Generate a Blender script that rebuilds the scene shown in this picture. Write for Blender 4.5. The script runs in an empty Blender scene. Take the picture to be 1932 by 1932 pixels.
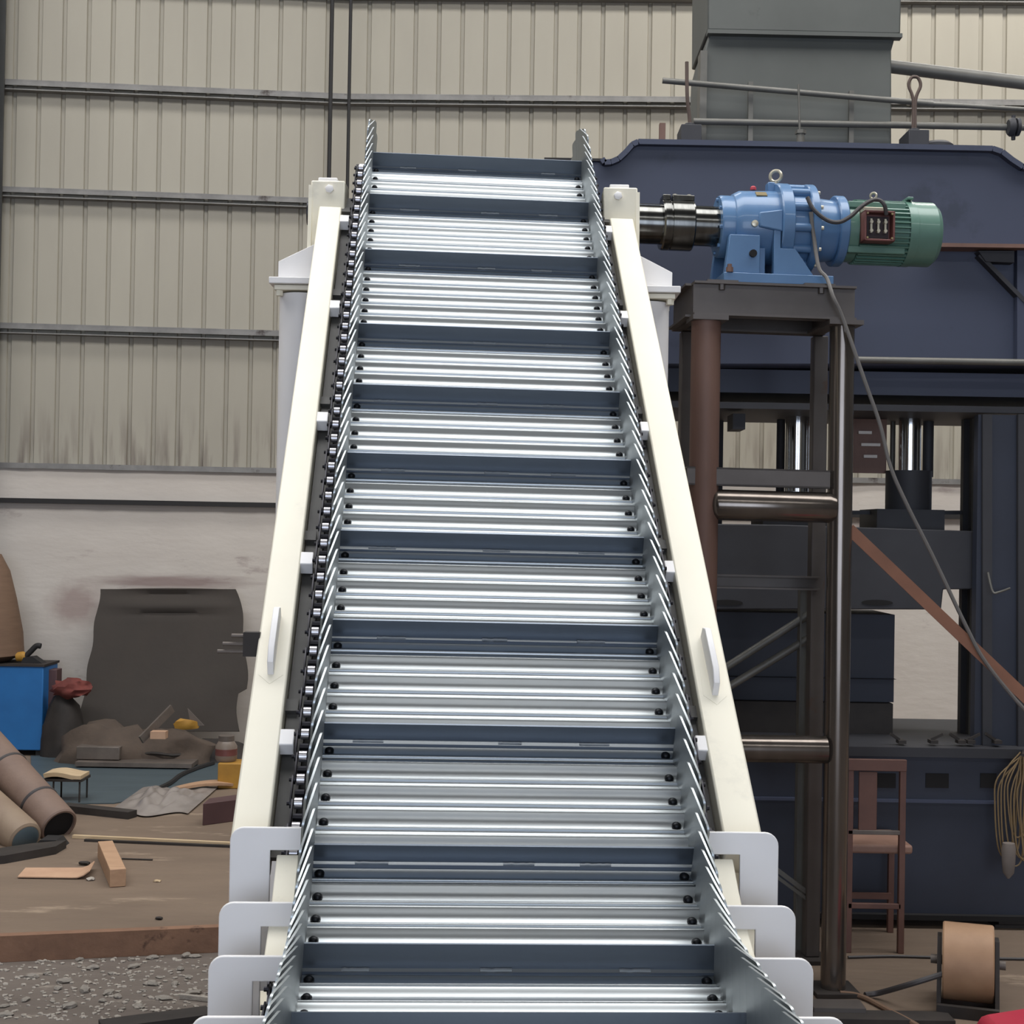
import bpy, bmesh, math, random
from mathutils import Vector, Matrix
random.seed(7)
sc = bpy.context.scene
COL = sc.collection
PI = math.pi

# ------------------------------------------------------------------ camera model
F = 2700.0; ROLL = 0.017; PITCH = 0.012592; EYE = Vector((0, 0, 2.05))
_c, _s = math.cos(PITCH), math.sin(PITCH)
R0, U0, F0 = Vector((1, 0, 0)), Vector((0, -_s, _c)), Vector((0, _c, _s))
_cr, _sr = math.cos(ROLL), math.sin(ROLL)
CR, CU = R0 * _cr + U0 * _sr, U0 * _cr - R0 * _sr
cd = bpy.data.cameras.new('camera'); cam = bpy.data.objects.new('camera', cd); COL.objects.link(cam)
m = Matrix((CR, CU, -F0)).transposed().to_4x4(); m.translation = EYE; cam.matrix_world = m
cd.sensor_width = 36; cd.lens = F / 1932 * 36; cd.clip_end = 200
sc.camera = cam

def ray(px, py):
    return F0 + CR * ((px - 966) / F) - CU * ((py - 966) / F)
def atY(px, py, Y):
    d = ray(px, py); return EYE + d * (Y / d.y)
def atZ(px, py, z=0.0):
    d = ray(px, py); return EYE + d * ((z - EYE.z) / d.z)

# ------------------------------------------------------------------ materials
def lin(c):
    c /= 255.0
    return c / 12.92 if c <= .04045 else ((c + .055) / 1.055) ** 2.4
def rgb(t): return (lin(t[0]), lin(t[1]), lin(t[2]), 1)
def mat(name, col, rough=.6, metal=0.0, col2=None, nscale=3.0, stretch=(1, 1, 1), amt=.5, bump=0.0, bscale=40.0, spots=None, sscale=8.0, slevel=.62, coat=0.0):
    m = bpy.data.materials.new(name); m.use_nodes = True
    nt = m.node_tree; N = nt.nodes; L = nt.links
    b = N['Principled BSDF']
    b.inputs['Roughness'].default_value = rough; b.inputs['Metallic'].default_value = metal
    if coat: b.inputs['Coat Weight'].default_value = coat
    tc = N.new('ShaderNodeTexCoord'); mp = N.new('ShaderNodeMapping'); mp.inputs['Scale'].default_value = stretch
    L.new(tc.outputs['Object'], mp.inputs['Vector'])
    c1 = rgb(col)
    if col2 is None: col2 = tuple(x * .82 for x in col)
    no = N.new('ShaderNodeTexNoise'); no.inputs['Scale'].default_value = nscale; no.inputs['Detail'].default_value = 6; no.inputs['Roughness'].default_value = .6
    L.new(mp.outputs[0], no.inputs['Vector'])
    cr = N.new('ShaderNodeValToRGB'); cr.color_ramp.elements[0].position = .5 - amt * .45; cr.color_ramp.elements[1].position = .5 + amt * .45
    cr.color_ramp.elements[0].color = rgb(col2); cr.color_ramp.elements[1].color = c1
    L.new(no.outputs['Fac'], cr.inputs['Fac'])
    out = cr.outputs['Color']
    if spots:
        n2 = N.new('ShaderNodeTexNoise'); n2.inputs['Scale'].default_value = sscale; n2.inputs['Detail'].default_value = 8; n2.inputs['Roughness'].default_value = .65
        L.new(mp.outputs[0], n2.inputs['Vector'])
        r2 = N.new('ShaderNodeValToRGB'); r2.color_ramp.elements[0].position = slevel; r2.color_ramp.elements[1].position = min(.99, slevel + .08)
        L.new(n2.outputs['Fac'], r2.inputs['Fac'])
        mx = N.new('ShaderNodeMix'); mx.data_type = 'RGBA'
        L.new(r2.outputs['Color'], mx.inputs[0]); L.new(out, mx.inputs[6]); mx.inputs[7].default_value = rgb(spots)
        out = mx.outputs[2]
    L.new(out, b.inputs['Base Color'])
    if bump:
        n3 = N.new('ShaderNodeTexNoise'); n3.inputs['Scale'].default_value = bscale; n3.inputs['Detail'].default_value = 4
        L.new(mp.outputs[0], n3.inputs['Vector'])
        bp = N.new('ShaderNodeBump'); bp.inputs['Strength'].default_value = bump; bp.inputs['Distance'].default_value = .01
        L.new(n3.outputs['Fac'], bp.inputs['Height']); L.new(bp.outputs[0], b.inputs['Normal'])
    return m

M = {}
M['sheet'] = mat('painted_sheet', (168, 162, 147), .55, 0, (152, 146, 133), 1.2, (1, 1, .35), .8)
M['girt'] = mat('purlin_steel', (142, 140, 136), .5, .2, (104, 102, 100), 6, (1, 1, 1), .7, spots=(70, 62, 58), sscale=3, slevel=.6)
M['column'] = mat('column_paint', (74, 74, 72), .6)
M['floor'] = mat('dirty_floor', (130, 112, 95), .85, 0, (98, 83, 70), 1.6, (.5, 1.6, 1), .8, .5, 14, spots=(150, 132, 113), sscale=2.2, slevel=.6)
M['ground'] = mat('rubble_ground', (120, 110, 101), .95, 0, (92, 83, 77), 3, (.6, 1.4, 1), .9, .6, 22, spots=(146, 137, 126), sscale=6, slevel=.6)
M['rust_edge'] = mat('rusty_plate', (150, 114, 90), .8, .05, (108, 80, 63), 5, (1, 1, 1), .8, .3, 30, spots=(84, 60, 48), sscale=7)
M['galv'] = mat('galvanised_steel', (166, 170, 170), .36, 1.0, (138, 143, 147), 5, (.3, 2, 2), .9, .035, 7)
M['wing'] = mat('wing_steel', (176, 181, 182), .40, .9, (150, 156, 158), 12, (1, 1, 1), .8)
M['cleat'] = mat('cleat_steel', (122, 130, 140), .42, .8, (108, 116, 126), 6, (.4, 1, 1), .8)
M['weld'] = mat('weld_bead', (176, 180, 182), .4, .8)
M['bolt_black'] = mat('black_bolt', (30, 32, 36), .4, .6)
M['chain'] = mat('chain_steel', (44, 43, 48), .4, .7)
M['roller'] = mat('roller_steel', (206, 204, 208), .3, .85)
M['cream'] = mat('cream_paint', (238, 232, 212), .45, 0, (229, 222, 202), 2.5, (1, 1, 1), .8, spots=(222, 216, 198), sscale=3, slevel=.62)
M['white'] = mat('white_paint', (240, 238, 236), .45, 0, (234, 231, 229), 2)
M['guide'] = mat('dark_track', (78, 77, 74), .55, .2, (62, 60, 58), 5)
M['shaft'] = mat('machined_steel', (120, 120, 116), .18, 1.0, (84, 84, 82), 5, (6, 1, 1), .6)
M['blue'] = mat('gearbox_blue', (86, 122, 160), .36, 0, (76, 110, 148), 5, spots=(104, 138, 172), sscale=6, slevel=.66, coat=.3)
M['green'] = mat('motor_green', (96, 130, 116), .36, 0, (84, 118, 104), 6, coat=.3)
M['eye'] = mat('zinc_eye', (214, 206, 184), .35, .6)
M['brass'] = mat('brass_plate', (170, 152, 112), .4, .5)
M['redplastic'] = mat('red_plug', (206, 74, 84), .4)
M['termbox'] = mat('terminal_box_brown', (120, 72, 66), .5, 0, (92, 52, 48), 8)
M['termdark'] = mat('terminal_board', (48, 32, 34), .6)
M['cable'] = mat('rubber_cable', (70, 66, 66), .55)
M['cablelt'] = mat('grey_cable', (112, 108, 104), .55)
M['ibeam'] = mat('mill_steel', (104, 98, 94), .5, .4, (82, 76, 72), 4, (1, 1, 1), .8, spots=(92, 74, 64), sscale=3, slevel=.6)
M['rustleg'] = mat('red_oxide_steel', (122, 93, 81), .6, .15, (96, 72, 62), 4, (2, 2, .6), .8, spots=(124, 92, 76), sscale=5)
M['pole'] = mat('pipe_steel', (132, 124, 116), .2, .8, (86, 78, 72), 3, (3, 3, .5), .8)
M['brace'] = mat('rusty_brace', (150, 104, 80), .7, .1, (118, 80, 62), 5, (1, 1, 1), .8)
M['press'] = mat('press_navy', (62, 68, 88), .5, 0, (54, 59, 76), 1.5, (1, 1, 1), .9, spots=(48, 54, 70), sscale=2.5, slevel=.6)
M['navydark'] = mat('dark_navy', (44, 49, 63), .55, 0, (36, 40, 52), 2)
M['seat'] = mat('worn_seat', (156, 122, 104), .6, 0, (130, 98, 84), 6)
M['pressdark'] = mat('press_dark_grey', (58, 58, 62), .65, .1, (42, 42, 46), 3, (1, 1, 1), .8)  # dark grey for press parts, made uneven by noise
M['housing'] = mat('cylinder_housing', (92, 94, 90), .6, .1, (76, 78, 74), 2, (1, 1, 1), .8, spots=(66, 66, 62), sscale=2.5, slevel=.64)
M['chrome'] = mat('chrome_column', (222, 222, 222), .12, 1.0)
M['greypipe'] = mat('grey_pipe', (112, 110, 104), .5, .3, (94, 92, 86), 5)
M['rope'] = mat('wire_rope', (96, 80, 72), .7, .2)
M['plank'] = mat('raw_wood', (188, 153, 122), .7, 0, (158, 124, 97), 6, (1, 6, 6), .7)
M['paleplank'] = mat('pale_wood', (206, 184, 150), .7, 0, (182, 156, 122), 6, (1, 6, 6), .7)
M['card'] = mat('cardboard', (194, 158, 130), .8, 0, (176, 140, 114), 5)
M['concrete'] = mat('dusty_tube', (134, 112, 98), .6, 0, (112, 92, 82), 4, (1, 1, 1), .7, .2, 30)
M['tubepale'] = mat('pale_tube', (152, 134, 112), .6, 0, (128, 108, 92), 4, (1, 1, 1), .7, .2, 30)
M['black'] = mat('black_rubber', (34, 32, 32), .7)
M['hollow'] = mat('hollow_black', (26, 24, 24), .9)  # near-black paints the shade inside slots, holes and the open tube
M['tarp'] = mat('brown_tarp', (64, 57, 51), .85, 0, (54, 49, 45), 2.5, (1, 1, 1), .8, .5, 6)
M['heap'] = mat('dusty_cloth', (98, 84, 72), .9, 0, (66, 56, 50), 5, (1, 1, 1), .9, .8, 12)
M['redrag'] = mat('red_rag', (124, 62, 54), .9, 0, (92, 46, 42), 8)
M['cabinet'] = mat('cabinet_blue', (40, 112, 176), .45, 0, (34, 98, 158), 3)
M['brownroll'] = mat('brown_paper', (124, 98, 78), .8, 0, (98, 76, 60), 4, (1, 1, 9), .9)
M['yellow'] = mat('yellow_paint', (184, 138, 52), .6, 0, (156, 114, 44), 5)
M['steelmat'] = mat('blue_grey_sheet', (92, 106, 112), .5, .3, (72, 84, 90), 1.6, (.5, 3, 1), .9, .2, 10)
M['plastic'] = mat('clear_plastic', (150, 142, 136), .25, 0, (138, 130, 124), 9, (1, 1, 1), .8, .4, 12)
M['maroon'] = mat('maroon_steel', (92, 66, 66), .6, .1, (78, 56, 56), 5)
M['scrap'] = mat('scrap_steel', (120, 110, 102), .6, .3, (92, 84, 78), 6)
M['scrapdark'] = mat('dark_scrap', (62, 56, 52), .7, .2, (44, 40, 38), 6)
M['stone'] = mat('grey_stone', (182, 174, 162), .9, 0, (140, 132, 124), 14, (1, 1, 1), .8, .6, 60)
M['tan'] = mat('tan_rim', (176, 140, 108), .6, 0, (150, 116, 88), 6)
M['chairbrown'] = mat('brown_chair_paint', (112, 78, 66), .6, 0, (92, 64, 56), 6)
M['red'] = mat('red_casing', (190, 56, 76), .4, 0, (172, 48, 66), 5)
M['bag'] = mat('grey_bag', (130, 120, 112), .8)
M['wire'] = mat('yellow_wire', (142, 118, 82), .6)
M['jar'] = mat('dusty_jar', (138, 124, 112), .4)
M['slot_daylight'] = mat('slot_daylight', (236, 226, 214), .4)  # pale colour in place of daylight shining through the vent slots

def plaster_mat():
    m = mat('old_plaster', (208, 201, 192), .9, 0, (184, 175, 166), 1.1, (.6, .6, 1.6), .9, .35, 9, spots=(168, 156, 150), sscale=2.4, slevel=.6)
    nt = m.node_tree; N = nt.nodes; L = nt.links; b = N['Principled BSDF']
    src = b.inputs['Base Color'].links[0].from_socket
    geo = N.new('ShaderNodeNewGeometry')
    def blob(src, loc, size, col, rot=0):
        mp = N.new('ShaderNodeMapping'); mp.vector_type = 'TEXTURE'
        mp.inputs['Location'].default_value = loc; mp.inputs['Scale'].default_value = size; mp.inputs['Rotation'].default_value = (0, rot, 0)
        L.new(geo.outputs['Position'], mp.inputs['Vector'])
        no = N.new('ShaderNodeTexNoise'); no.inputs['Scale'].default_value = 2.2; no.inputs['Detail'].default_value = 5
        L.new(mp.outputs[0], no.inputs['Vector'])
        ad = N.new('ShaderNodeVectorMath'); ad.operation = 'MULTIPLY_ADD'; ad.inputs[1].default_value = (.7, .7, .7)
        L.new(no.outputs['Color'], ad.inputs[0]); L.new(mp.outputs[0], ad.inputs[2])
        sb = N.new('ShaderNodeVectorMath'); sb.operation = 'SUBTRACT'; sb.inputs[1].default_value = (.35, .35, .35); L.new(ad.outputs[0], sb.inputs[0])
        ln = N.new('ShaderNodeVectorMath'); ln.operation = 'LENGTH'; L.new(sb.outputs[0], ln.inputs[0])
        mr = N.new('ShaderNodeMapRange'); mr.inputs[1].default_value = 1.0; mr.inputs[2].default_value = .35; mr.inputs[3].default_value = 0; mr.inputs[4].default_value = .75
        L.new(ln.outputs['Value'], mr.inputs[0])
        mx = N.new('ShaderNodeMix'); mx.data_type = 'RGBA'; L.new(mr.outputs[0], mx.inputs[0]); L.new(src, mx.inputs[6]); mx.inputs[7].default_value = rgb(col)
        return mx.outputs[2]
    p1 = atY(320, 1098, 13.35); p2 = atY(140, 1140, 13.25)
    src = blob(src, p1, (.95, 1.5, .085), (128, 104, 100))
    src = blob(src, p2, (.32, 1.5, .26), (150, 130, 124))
    L.new(src, b.inputs['Base Color'])
    return m
M['plaster'] = plaster_mat()
def sheet_dirt(m):
    nt = m.node_tree; N = nt.nodes; L = nt.links; b = N['Principled BSDF']; src = b.inputs['Base Color'].links[0].from_socket
    g = N.new('ShaderNodeNewGeometry'); sx = N.new('ShaderNodeSeparateXYZ'); L.new(g.outputs['Position'], sx.inputs[0])
    mr = N.new('ShaderNodeMapRange'); mr.inputs[1].default_value = 3.2; mr.inputs[2].default_value = 2.55; L.new(sx.outputs['Z'], mr.inputs[0])
    mp = N.new('ShaderNodeMapping'); mp.inputs['Scale'].default_value = (13, 13, 1.3); L.new(g.outputs['Position'], mp.inputs['Vector'])
    no = N.new('ShaderNodeTexNoise'); no.inputs['Scale'].default_value = 1.0; no.inputs['Detail'].default_value = 5; L.new(mp.outputs[0], no.inputs['Vector'])
    r = N.new('ShaderNodeValToRGB'); r.color_ramp.elements[0].position = .48; r.color_ramp.elements[1].position = .68; L.new(no.outputs['Fac'], r.inputs['Fac'])
    mu = N.new('ShaderNodeMath'); mu.operation = 'MULTIPLY'; L.new(r.outputs['Color'], mu.inputs[0]); L.new(mr.outputs[0], mu.inputs[1])
    mx = N.new('ShaderNodeMix'); mx.data_type = 'RGBA'; L.new(mu.outputs[0], mx.inputs[0]); L.new(src, mx.inputs[6]); mx.inputs[7].default_value = rgb((112, 102, 92)); L.new(mx.outputs[2], b.inputs['Base Color'])
sheet_dirt(M['sheet'])

# ------------------------------------------------------------------ mesh builder
class MB:
    def __init__(s, xf=None): s.v = []; s.f = []; s.xf = xf
    def add(s, vs, fs):
        n = len(s.v)
        s.v += [Vector(s.xf(Vector(v))) if s.xf else Vector(v) for v in vs]
        s.f += [tuple(i + n for i in f) for f in fs]; return s
    def box(s, x0, x1, y0, y1, z0, z1):
        return s.add([(x0, y0, z0), (x1, y0, z0), (x1, y1, z0), (x0, y1, z0), (x0, y0, z1), (x1, y0, z1), (x1, y1, z1), (x0, y1, z1)],
                     [(0, 3, 2, 1), (4, 5, 6, 7), (0, 1, 5, 4), (1, 2, 6, 5), (2, 3, 7, 6), (3, 0, 4, 7)])
    def prism(s, poly, a, b, axis=1):
        def mk(p, t): return (p[0], t, p[1]) if axis == 1 else ((t, p[0], p[1]) if axis == 0 else (p[0], p[1], t))
        n = len(poly)
        vs = [mk(p, a) for p in poly] + [mk(p, b) for p in poly]
        return s.add(vs, [tuple(range(n)), tuple(range(2 * n - 1, n - 1, -1))] + [(i, (i + 1) % n, n + (i + 1) % n, n + i) for i in range(n)])
    def beam(s, p0, p1, w, h, up=(0, 0, 1)):
        p0, p1 = Vector(p0), Vector(p1); d = (p1 - p0).normalized(); up = Vector(up)
        if abs(d.dot(up)) > .98: up = Vector((0, 1, 0))
        a = d.cross(up).normalized(); b = a.cross(d)
        vs = []
        for p in (p0, p1):
            for i, j in ((-1, -1), (1, -1), (1, 1), (-1, 1)): vs.append(p + a * (i * w / 2) + b * (j * h / 2))
        return s.add(vs, [(0, 3, 2, 1), (4, 5, 6, 7), (0, 1, 5, 4), (1, 2, 6, 5), (2, 3, 7, 6), (3, 0, 4, 7)])
    def lathe(s, prof, o, d, n=24, caps=True):
        o, d = Vector(o), Vector(d).normalized()
        a = d.orthogonal().normalized(); b = d.cross(a)
        vs = []; fs = []
        for t, r in prof:
            for i in range(n):
                w = 2 * PI * i / n; vs.append(o + d * t + a * (r * math.cos(w)) + b * (r * math.sin(w)))
        for k in range(len(prof) - 1):
            for i in range(n):
                j = (i + 1) % n; fs.append((k * n + i, k * n + j, (k + 1) * n + j, (k + 1) * n + i))
        if caps:
            fs.append(tuple(range(n))); fs.append(tuple(range(len(vs) - 1, len(vs) - n - 1, -1)))
        return s.add(vs, fs)
    def cyl(s, p0, p1, r, r1=None, n=20):
        p0, p1 = Vector(p0), Vector(p1); l = (p1 - p0).length
        return s.lathe([(0, r), (l, r if r1 is None else r1)], p0, p1 - p0, n)
    def tube(s, pts, r, n=8, closed=False):
        pts = [Vector(p) for p in pts]; m = len(pts); vs = []; fs = []
        pa = None
        for i, p in enumerate(pts):
            if closed: d = pts[(i + 1) % m] - pts[i - 1]
            else: d = pts[min(i + 1, m - 1)] - pts[max(i - 1, 0)]
            d.normalize()
            a = (pa - d * pa.dot(d)) if pa is not None else d.orthogonal()
            if a.length < 1e-6: a = d.orthogonal()
            a.normalize(); pa = a; b = d.cross(a)
            for k in range(n):
                w = 2 * PI * k / n; vs.append(p + a * (r * math.cos(w)) + b * (r * math.sin(w)))
        for i in range(m if closed else m - 1):
            i2 = (i + 1) % m
            for k in range(n):
                j = (k + 1) % n; fs.append((i * n + k, i * n + j, i2 * n + j, i2 * n + k))
        if not closed: fs.append(tuple(range(n))); fs.append(tuple(range(m * n - 1, m * n - n - 1, -1)))
        return s.add(vs, fs)
    def torus(s, c, ax, R, r, n=24, k=8):
        ax = Vector(ax).normalized(); a = ax.orthogonal().normalized(); b = ax.cross(a); c = Vector(c)
        return s.tube([c + a * (R * math.cos(2 * PI * i / n)) + b * (R * math.sin(2 * PI * i / n)) for i in range(n)], r, k, True)
    def blob(s, c, rad, seed=0, jag=.25, n=2, flat=None):
        bm = bmesh.new(); bmesh.ops.create_icosphere(bm, subdivisions=n, radius=1)
        rn = random.Random(seed); vs = []
        for v in bm.verts:
            k = 1 + rn.uniform(-jag, jag)
            q = Vector((v.co.x * rad[0] * k, v.co.y * rad[1] * k, v.co.z * rad[2] * k))
            if flat is not None and q.z < flat: q.z = flat
            vs.append(Vector(c) + q)
        fs = [tuple(v.index for v in f.verts) for f in bm.faces]; bm.free()
        return s.add(vs, fs)
    def sheet(s, fn, nu, nv, th):
        vs = []; fs = []
        P = [[Vector(fn(i / nu, j / nv)) for j in range(nv + 1)] for i in range(nu + 1)]
        def nrm(i, j):
            a = P[min(i + 1, nu)][j] - P[max(i - 1, 0)][j]; b = P[i][min(j + 1, nv)] - P[i][max(j - 1, 0)]
            return a.cross(b).normalized()
        W = nv + 1; T = (nu + 1) * W
        for sg in (.5, -.5):
            for i in range(nu + 1):
                for j in range(nv + 1): vs.append(P[i][j] + nrm(i, j) * (th * sg))
        ix = lambda i, j, k: k * T + i * W + j
        for i in range(nu):
            for j in range(nv):
                fs.append((ix(i, j, 0), ix(i + 1, j, 0), ix(i + 1, j + 1, 0), ix(i, j + 1, 0)))
                fs.append((ix(i, j, 1), ix(i, j + 1, 1), ix(i + 1, j + 1, 1), ix(i + 1, j, 1)))
        for i in range(nu):
            for j in (0, nv): fs.append((ix(i, j, 0), ix(i, j, 1), ix(i + 1, j, 1), ix(i + 1, j, 0)))
        for j in range(nv):
            for i in (0, nu): fs.append((ix(i, j, 0), ix(i, j + 1, 0), ix(i, j + 1, 1), ix(i, j, 1)))
        return s.add(vs, fs)

def mesh_of(mb, name, mt, off=Vector((0, 0, 0)), sharp=38):
    bm = bmesh.new()
    vv = [bm.verts.new(v - off) for v in mb.v]
    for f in mb.f:
        try: bm.faces.new([vv[i] for i in f])
        except ValueError: pass
    bmesh.ops.recalc_face_normals(bm, faces=bm.faces)
    bm.normal_update()
    ca = math.radians(sharp)
    for e in bm.edges:
        if len(e.link_faces) != 2 or e.calc_face_angle(0) > ca: e.smooth = False
    for f in bm.faces: f.smooth = True
    me = bpy.data.meshes.new(name); bm.to_mesh(me); bm.free()
    for x in (mt if isinstance(mt, (list, tuple)) else [mt]): me.materials.append(M[x])
    return me
def origin_of(o):
    p = Vector((0, 0, 0))
    while o is not None: p = p + o.location; o = o.parent
    return p
def obj(name, mb, mt, parent=None, loc=None, bev=0, sharp=38):
    if parent is not None: off = origin_of(parent); l = Vector((0, 0, 0))
    else: off = Vector(loc) if loc is not None else base_of(mb); l = off
    o = bpy.data.objects.new(name, mesh_of(mb, name, mt, off, sharp)); COL.objects.link(o); o.location = l
    if parent is not None: o.parent = parent
    if bev:
        b = o.modifiers.new('bevel', 'BEVEL'); b.width = bev; b.segments = 2; b.limit_method = 'ANGLE'; b.angle_limit = math.radians(50)
    return o
def base_of(mb):
    xs = [v.x for v in mb.v]; ys = [v.y for v in mb.v]; zs = [v.z for v in mb.v]
    return Vector(((min(xs) + max(xs)) / 2, (min(ys) + max(ys)) / 2, min(zs)))
def tag(o, label, cat, group=None, kind=None):
    o['label'] = label; o['category'] = cat
    if group: o['group'] = group
    if kind: o['kind'] = kind
    return o
def thing(name, label, cat, loc, group=None):
    o = bpy.data.objects.new(name, None); COL.objects.link(o); o.location = loc; o.empty_display_size = .1
    return tag(o, label, cat, group)
def struct(name, mb, mt, label=None):
    o = obj(name, mb, mt); o['kind'] = 'structure'
    if label: o['label'] = label
    return o
def one(name, mb, mt, label, cat, group=None, bev=0, kind=None, sharp=38):
    return tag(obj(name, mb, mt, bev=bev, sharp=sharp), label, cat, group, kind)

exec_parts = []
# ================================================================== SETTING
def wall(name, p0, direc, length, zs=2.56, ztop=9.2, lab=''):
    d = Vector((direc[0], direc[1], 0)).normalized(); nrm = Vector((d.y, -d.x, 0))
    if nrm.y > 0: nrm = -nrm                       # towards the camera
    P0 = Vector((p0[0], p0[1], 0)); mb = MB()
    pitch = .2225; t = 0.0; prof = []
    while t < length:
        prof += [(t, 0), (t + pitch - .046, 0), (t + pitch - .038, -.022), (t + pitch - .010, -.022), (t + pitch - .002, 0)]
        t += pitch
    vs = []; fs = []
    for a, b in prof:
        q = P0 + d * a + nrm * (b + .03); vs += [(q.x, q.y, zs), (q.x, q.y, ztop)]
    for i in range(len(prof) - 1): fs.append((2 * i, 2 * i + 2, 2 * i + 3, 2 * i + 1))
    # closed back so the sheet has thickness
    n = len(vs); q0 = P0 - nrm * .03; q1 = P0 + d * prof[-1][0] - nrm * .03
    vs += [(q0.x, q0.y, zs), (q0.x, q0.y, ztop), (q1.x, q1.y, zs), (q1.x, q1.y, ztop)]
    fs += [(n, n + 1, n + 3, n + 2), (0, 1, n + 1, n), (n - 2, n + 2, n + 3, n - 1)]
    mb.add(vs, fs)
    struct(name, mb, 'sheet', lab)
    mb = MB(); L = prof[-1][0]
    nx, nz = 60, 10; vs = []; fs = []
    rn = random.Random(3)
    for i in range(nx + 1):
        for j in range(nz + 1):
            q = P0 + d * (L * i / nx) + nrm * (.10 + rn.uniform(-.006, .006)); vs.append((q.x, q.y, -.12 + (zs + .12 - .015 * rn.random()) * j / nz))
    for i in range(nx):
        for j in range(nz): fs.append((i * 11 + j, i * 11 + 11 + j, i * 11 + 12 + j, i * 11 + j + 1))
    n = len(vs)
    for i in (0, nx):
        q = P0 + d * (L * i / nx) - nrm * .12; vs += [(q.x, q.y, -.12), (q.x, q.y, zs)]
    fs += [(n, n + 1, n + 3, n + 2), tuple([j for j in range(11)]) + (n + 1, n), tuple([nx * 11 + j for j in range(10, -1, -1)]) + (n + 2, n + 3), tuple(i * 11 + 10 for i in range(nx + 1)) + (n + 3, n + 1)]
    mb.add(vs, fs)
    struct(name + '_lower', mb, 'plaster', lab + ', plastered lower part')
    # purlins and conduit
    return P0, d, nrm, L
W0 = atY(641, 1000, 13.62)
YL, YR = math.radians(5), math.radians(1.5)
PL = wall('wall_left', W0, (-math.cos(YL), -math.sin(YL)), 9.6, lab='beige ribbed sheet wall left of the conveyor')
PB = wall('wall_back', W0, (math.cos(YR), -math.sin(YR)), 9.0, lab='beige ribbed sheet wall behind the press')
tn = 1
for P0, d, nrm, L in (PL, PB):
    for z, hh in ((3.885, .085), (5.15, .08), (6.15, .085), (7.16, .085)):
        mb = MB()
        a = P0 + nrm * .075; b = P0 + d * L + nrm * .075
        mb.beam((a.x, a.y, z), (b.x, b.y, z), .09, .012)
        mb.beam((a.x, a.y, z - hh), (b.x, b.y, z - hh), .09, .010)
        a2 = P0 + nrm * .115; b2 = P0 + d * L + nrm * .115
        mb.beam((a2.x, a2.y, z - hh * .28), (b2.x, b2.y, z - hh * .28), .008, hh * .56)
        struct('trim_%d' % tn, mb, 'girt', 'horizontal steel purlin along the sheet wall'); tn += 1
    a = P0 + nrm * .135; b = P0 + d * L + nrm * .135
    mb = MB().beam((a.x, a.y, 2.245), (b.x, b.y, 2.245), .06, .045)
    struct('trim_%d' % tn, mb, 'black', 'dark rail along the plaster wall'); tn += 1
    mb = MB().beam((P0.x, P0.y, 2.57) , (P0 + d * L).to_tuple()[:2] + (2.57,), .26, .05)
    struct('trim_%d' % tn, mb, 'girt', 'flashing between sheet and plaster'); tn += 1
# column at the left edge
q = atY(-9, 300, 13.0)
mb = MB(); mb.box(q.x - .3, q.x + .0, 12.9, 12.925, -.1, 9.2); mb.box(q.x - .3, q.x, 13.175, 13.2, -.1, 9.2); mb.box(q.x - .165, q.x - .135, 12.925, 13.175, -.1, 9.2)
struct('trim_%d' % tn, mb, 'column', 'dark steel building column at the left edge'); tn += 1

# floor: lower ground and raised plate floor
mb = MB(); mb.box(-11, 11, -9, 15.5, -.6, -.12); struct('floor', mb, 'ground', 'grey rubble ground')
s0, s1 = atZ(0, 1768, 0), atZ(412, 1752, 0)
mb = MB()
sl = (s1.y - s0.y) / (s1.x - s0.x)
poly = [(-10.5, s0.y + (-10.5 - s0.x) * sl), (s1.x + .3, s1.y + .3 * sl), (-.9, 5.9), (3.5, 5.75), (10.5, 5.6), (10.5, 13.9), (-10.5, 13.9)]
mb.prism(poly, -.118, 0, axis=2)
struct('floor_plates', mb, 'floor', 'dusty brown factory floor')
# roof with skylights, side walls, front wall with a wide door opening
mb = MB()
sky = [(-5.2, -3.9), (3.9, 7.3), (10.6, 11.6)]
edges = [-9]
for a, b in sky: edges += [a, b]
edges += [15.5]
for i in range(0, len(edges), 2): mb.box(-11, 11, edges[i], edges[i + 1], 9.2, 9.3)
for a, b in sky: mb.box(-11, -9, a, b, 9.2, 9.3); mb.box(9, 11, a, b, 9.2, 9.3)
struct('ceiling', mb, 'column', 'roof with skylight strips')
mb = MB().box(-11, -10.8, -9, 15.5, -.12, 9.2); struct('wall_side', mb, 'column', 'side wall beyond the left edge')
mb = MB().box(10.8, 11, -9, 15.5, -.12, 9.2); struct('wall_right', mb, 'column', 'side wall beyond the right edge')
mb = MB(); mb.box(-11, -5, -9.1, -8.9, -.12, 9.2); mb.box(5, 11, -9.1, -8.9, -.12, 9.2); mb.box(-5, 5, -9.1, -8.9, 5.6, 9.2)
struct('wall_front', mb, 'sheet', 'front wall with the open door behind the camera')

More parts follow.
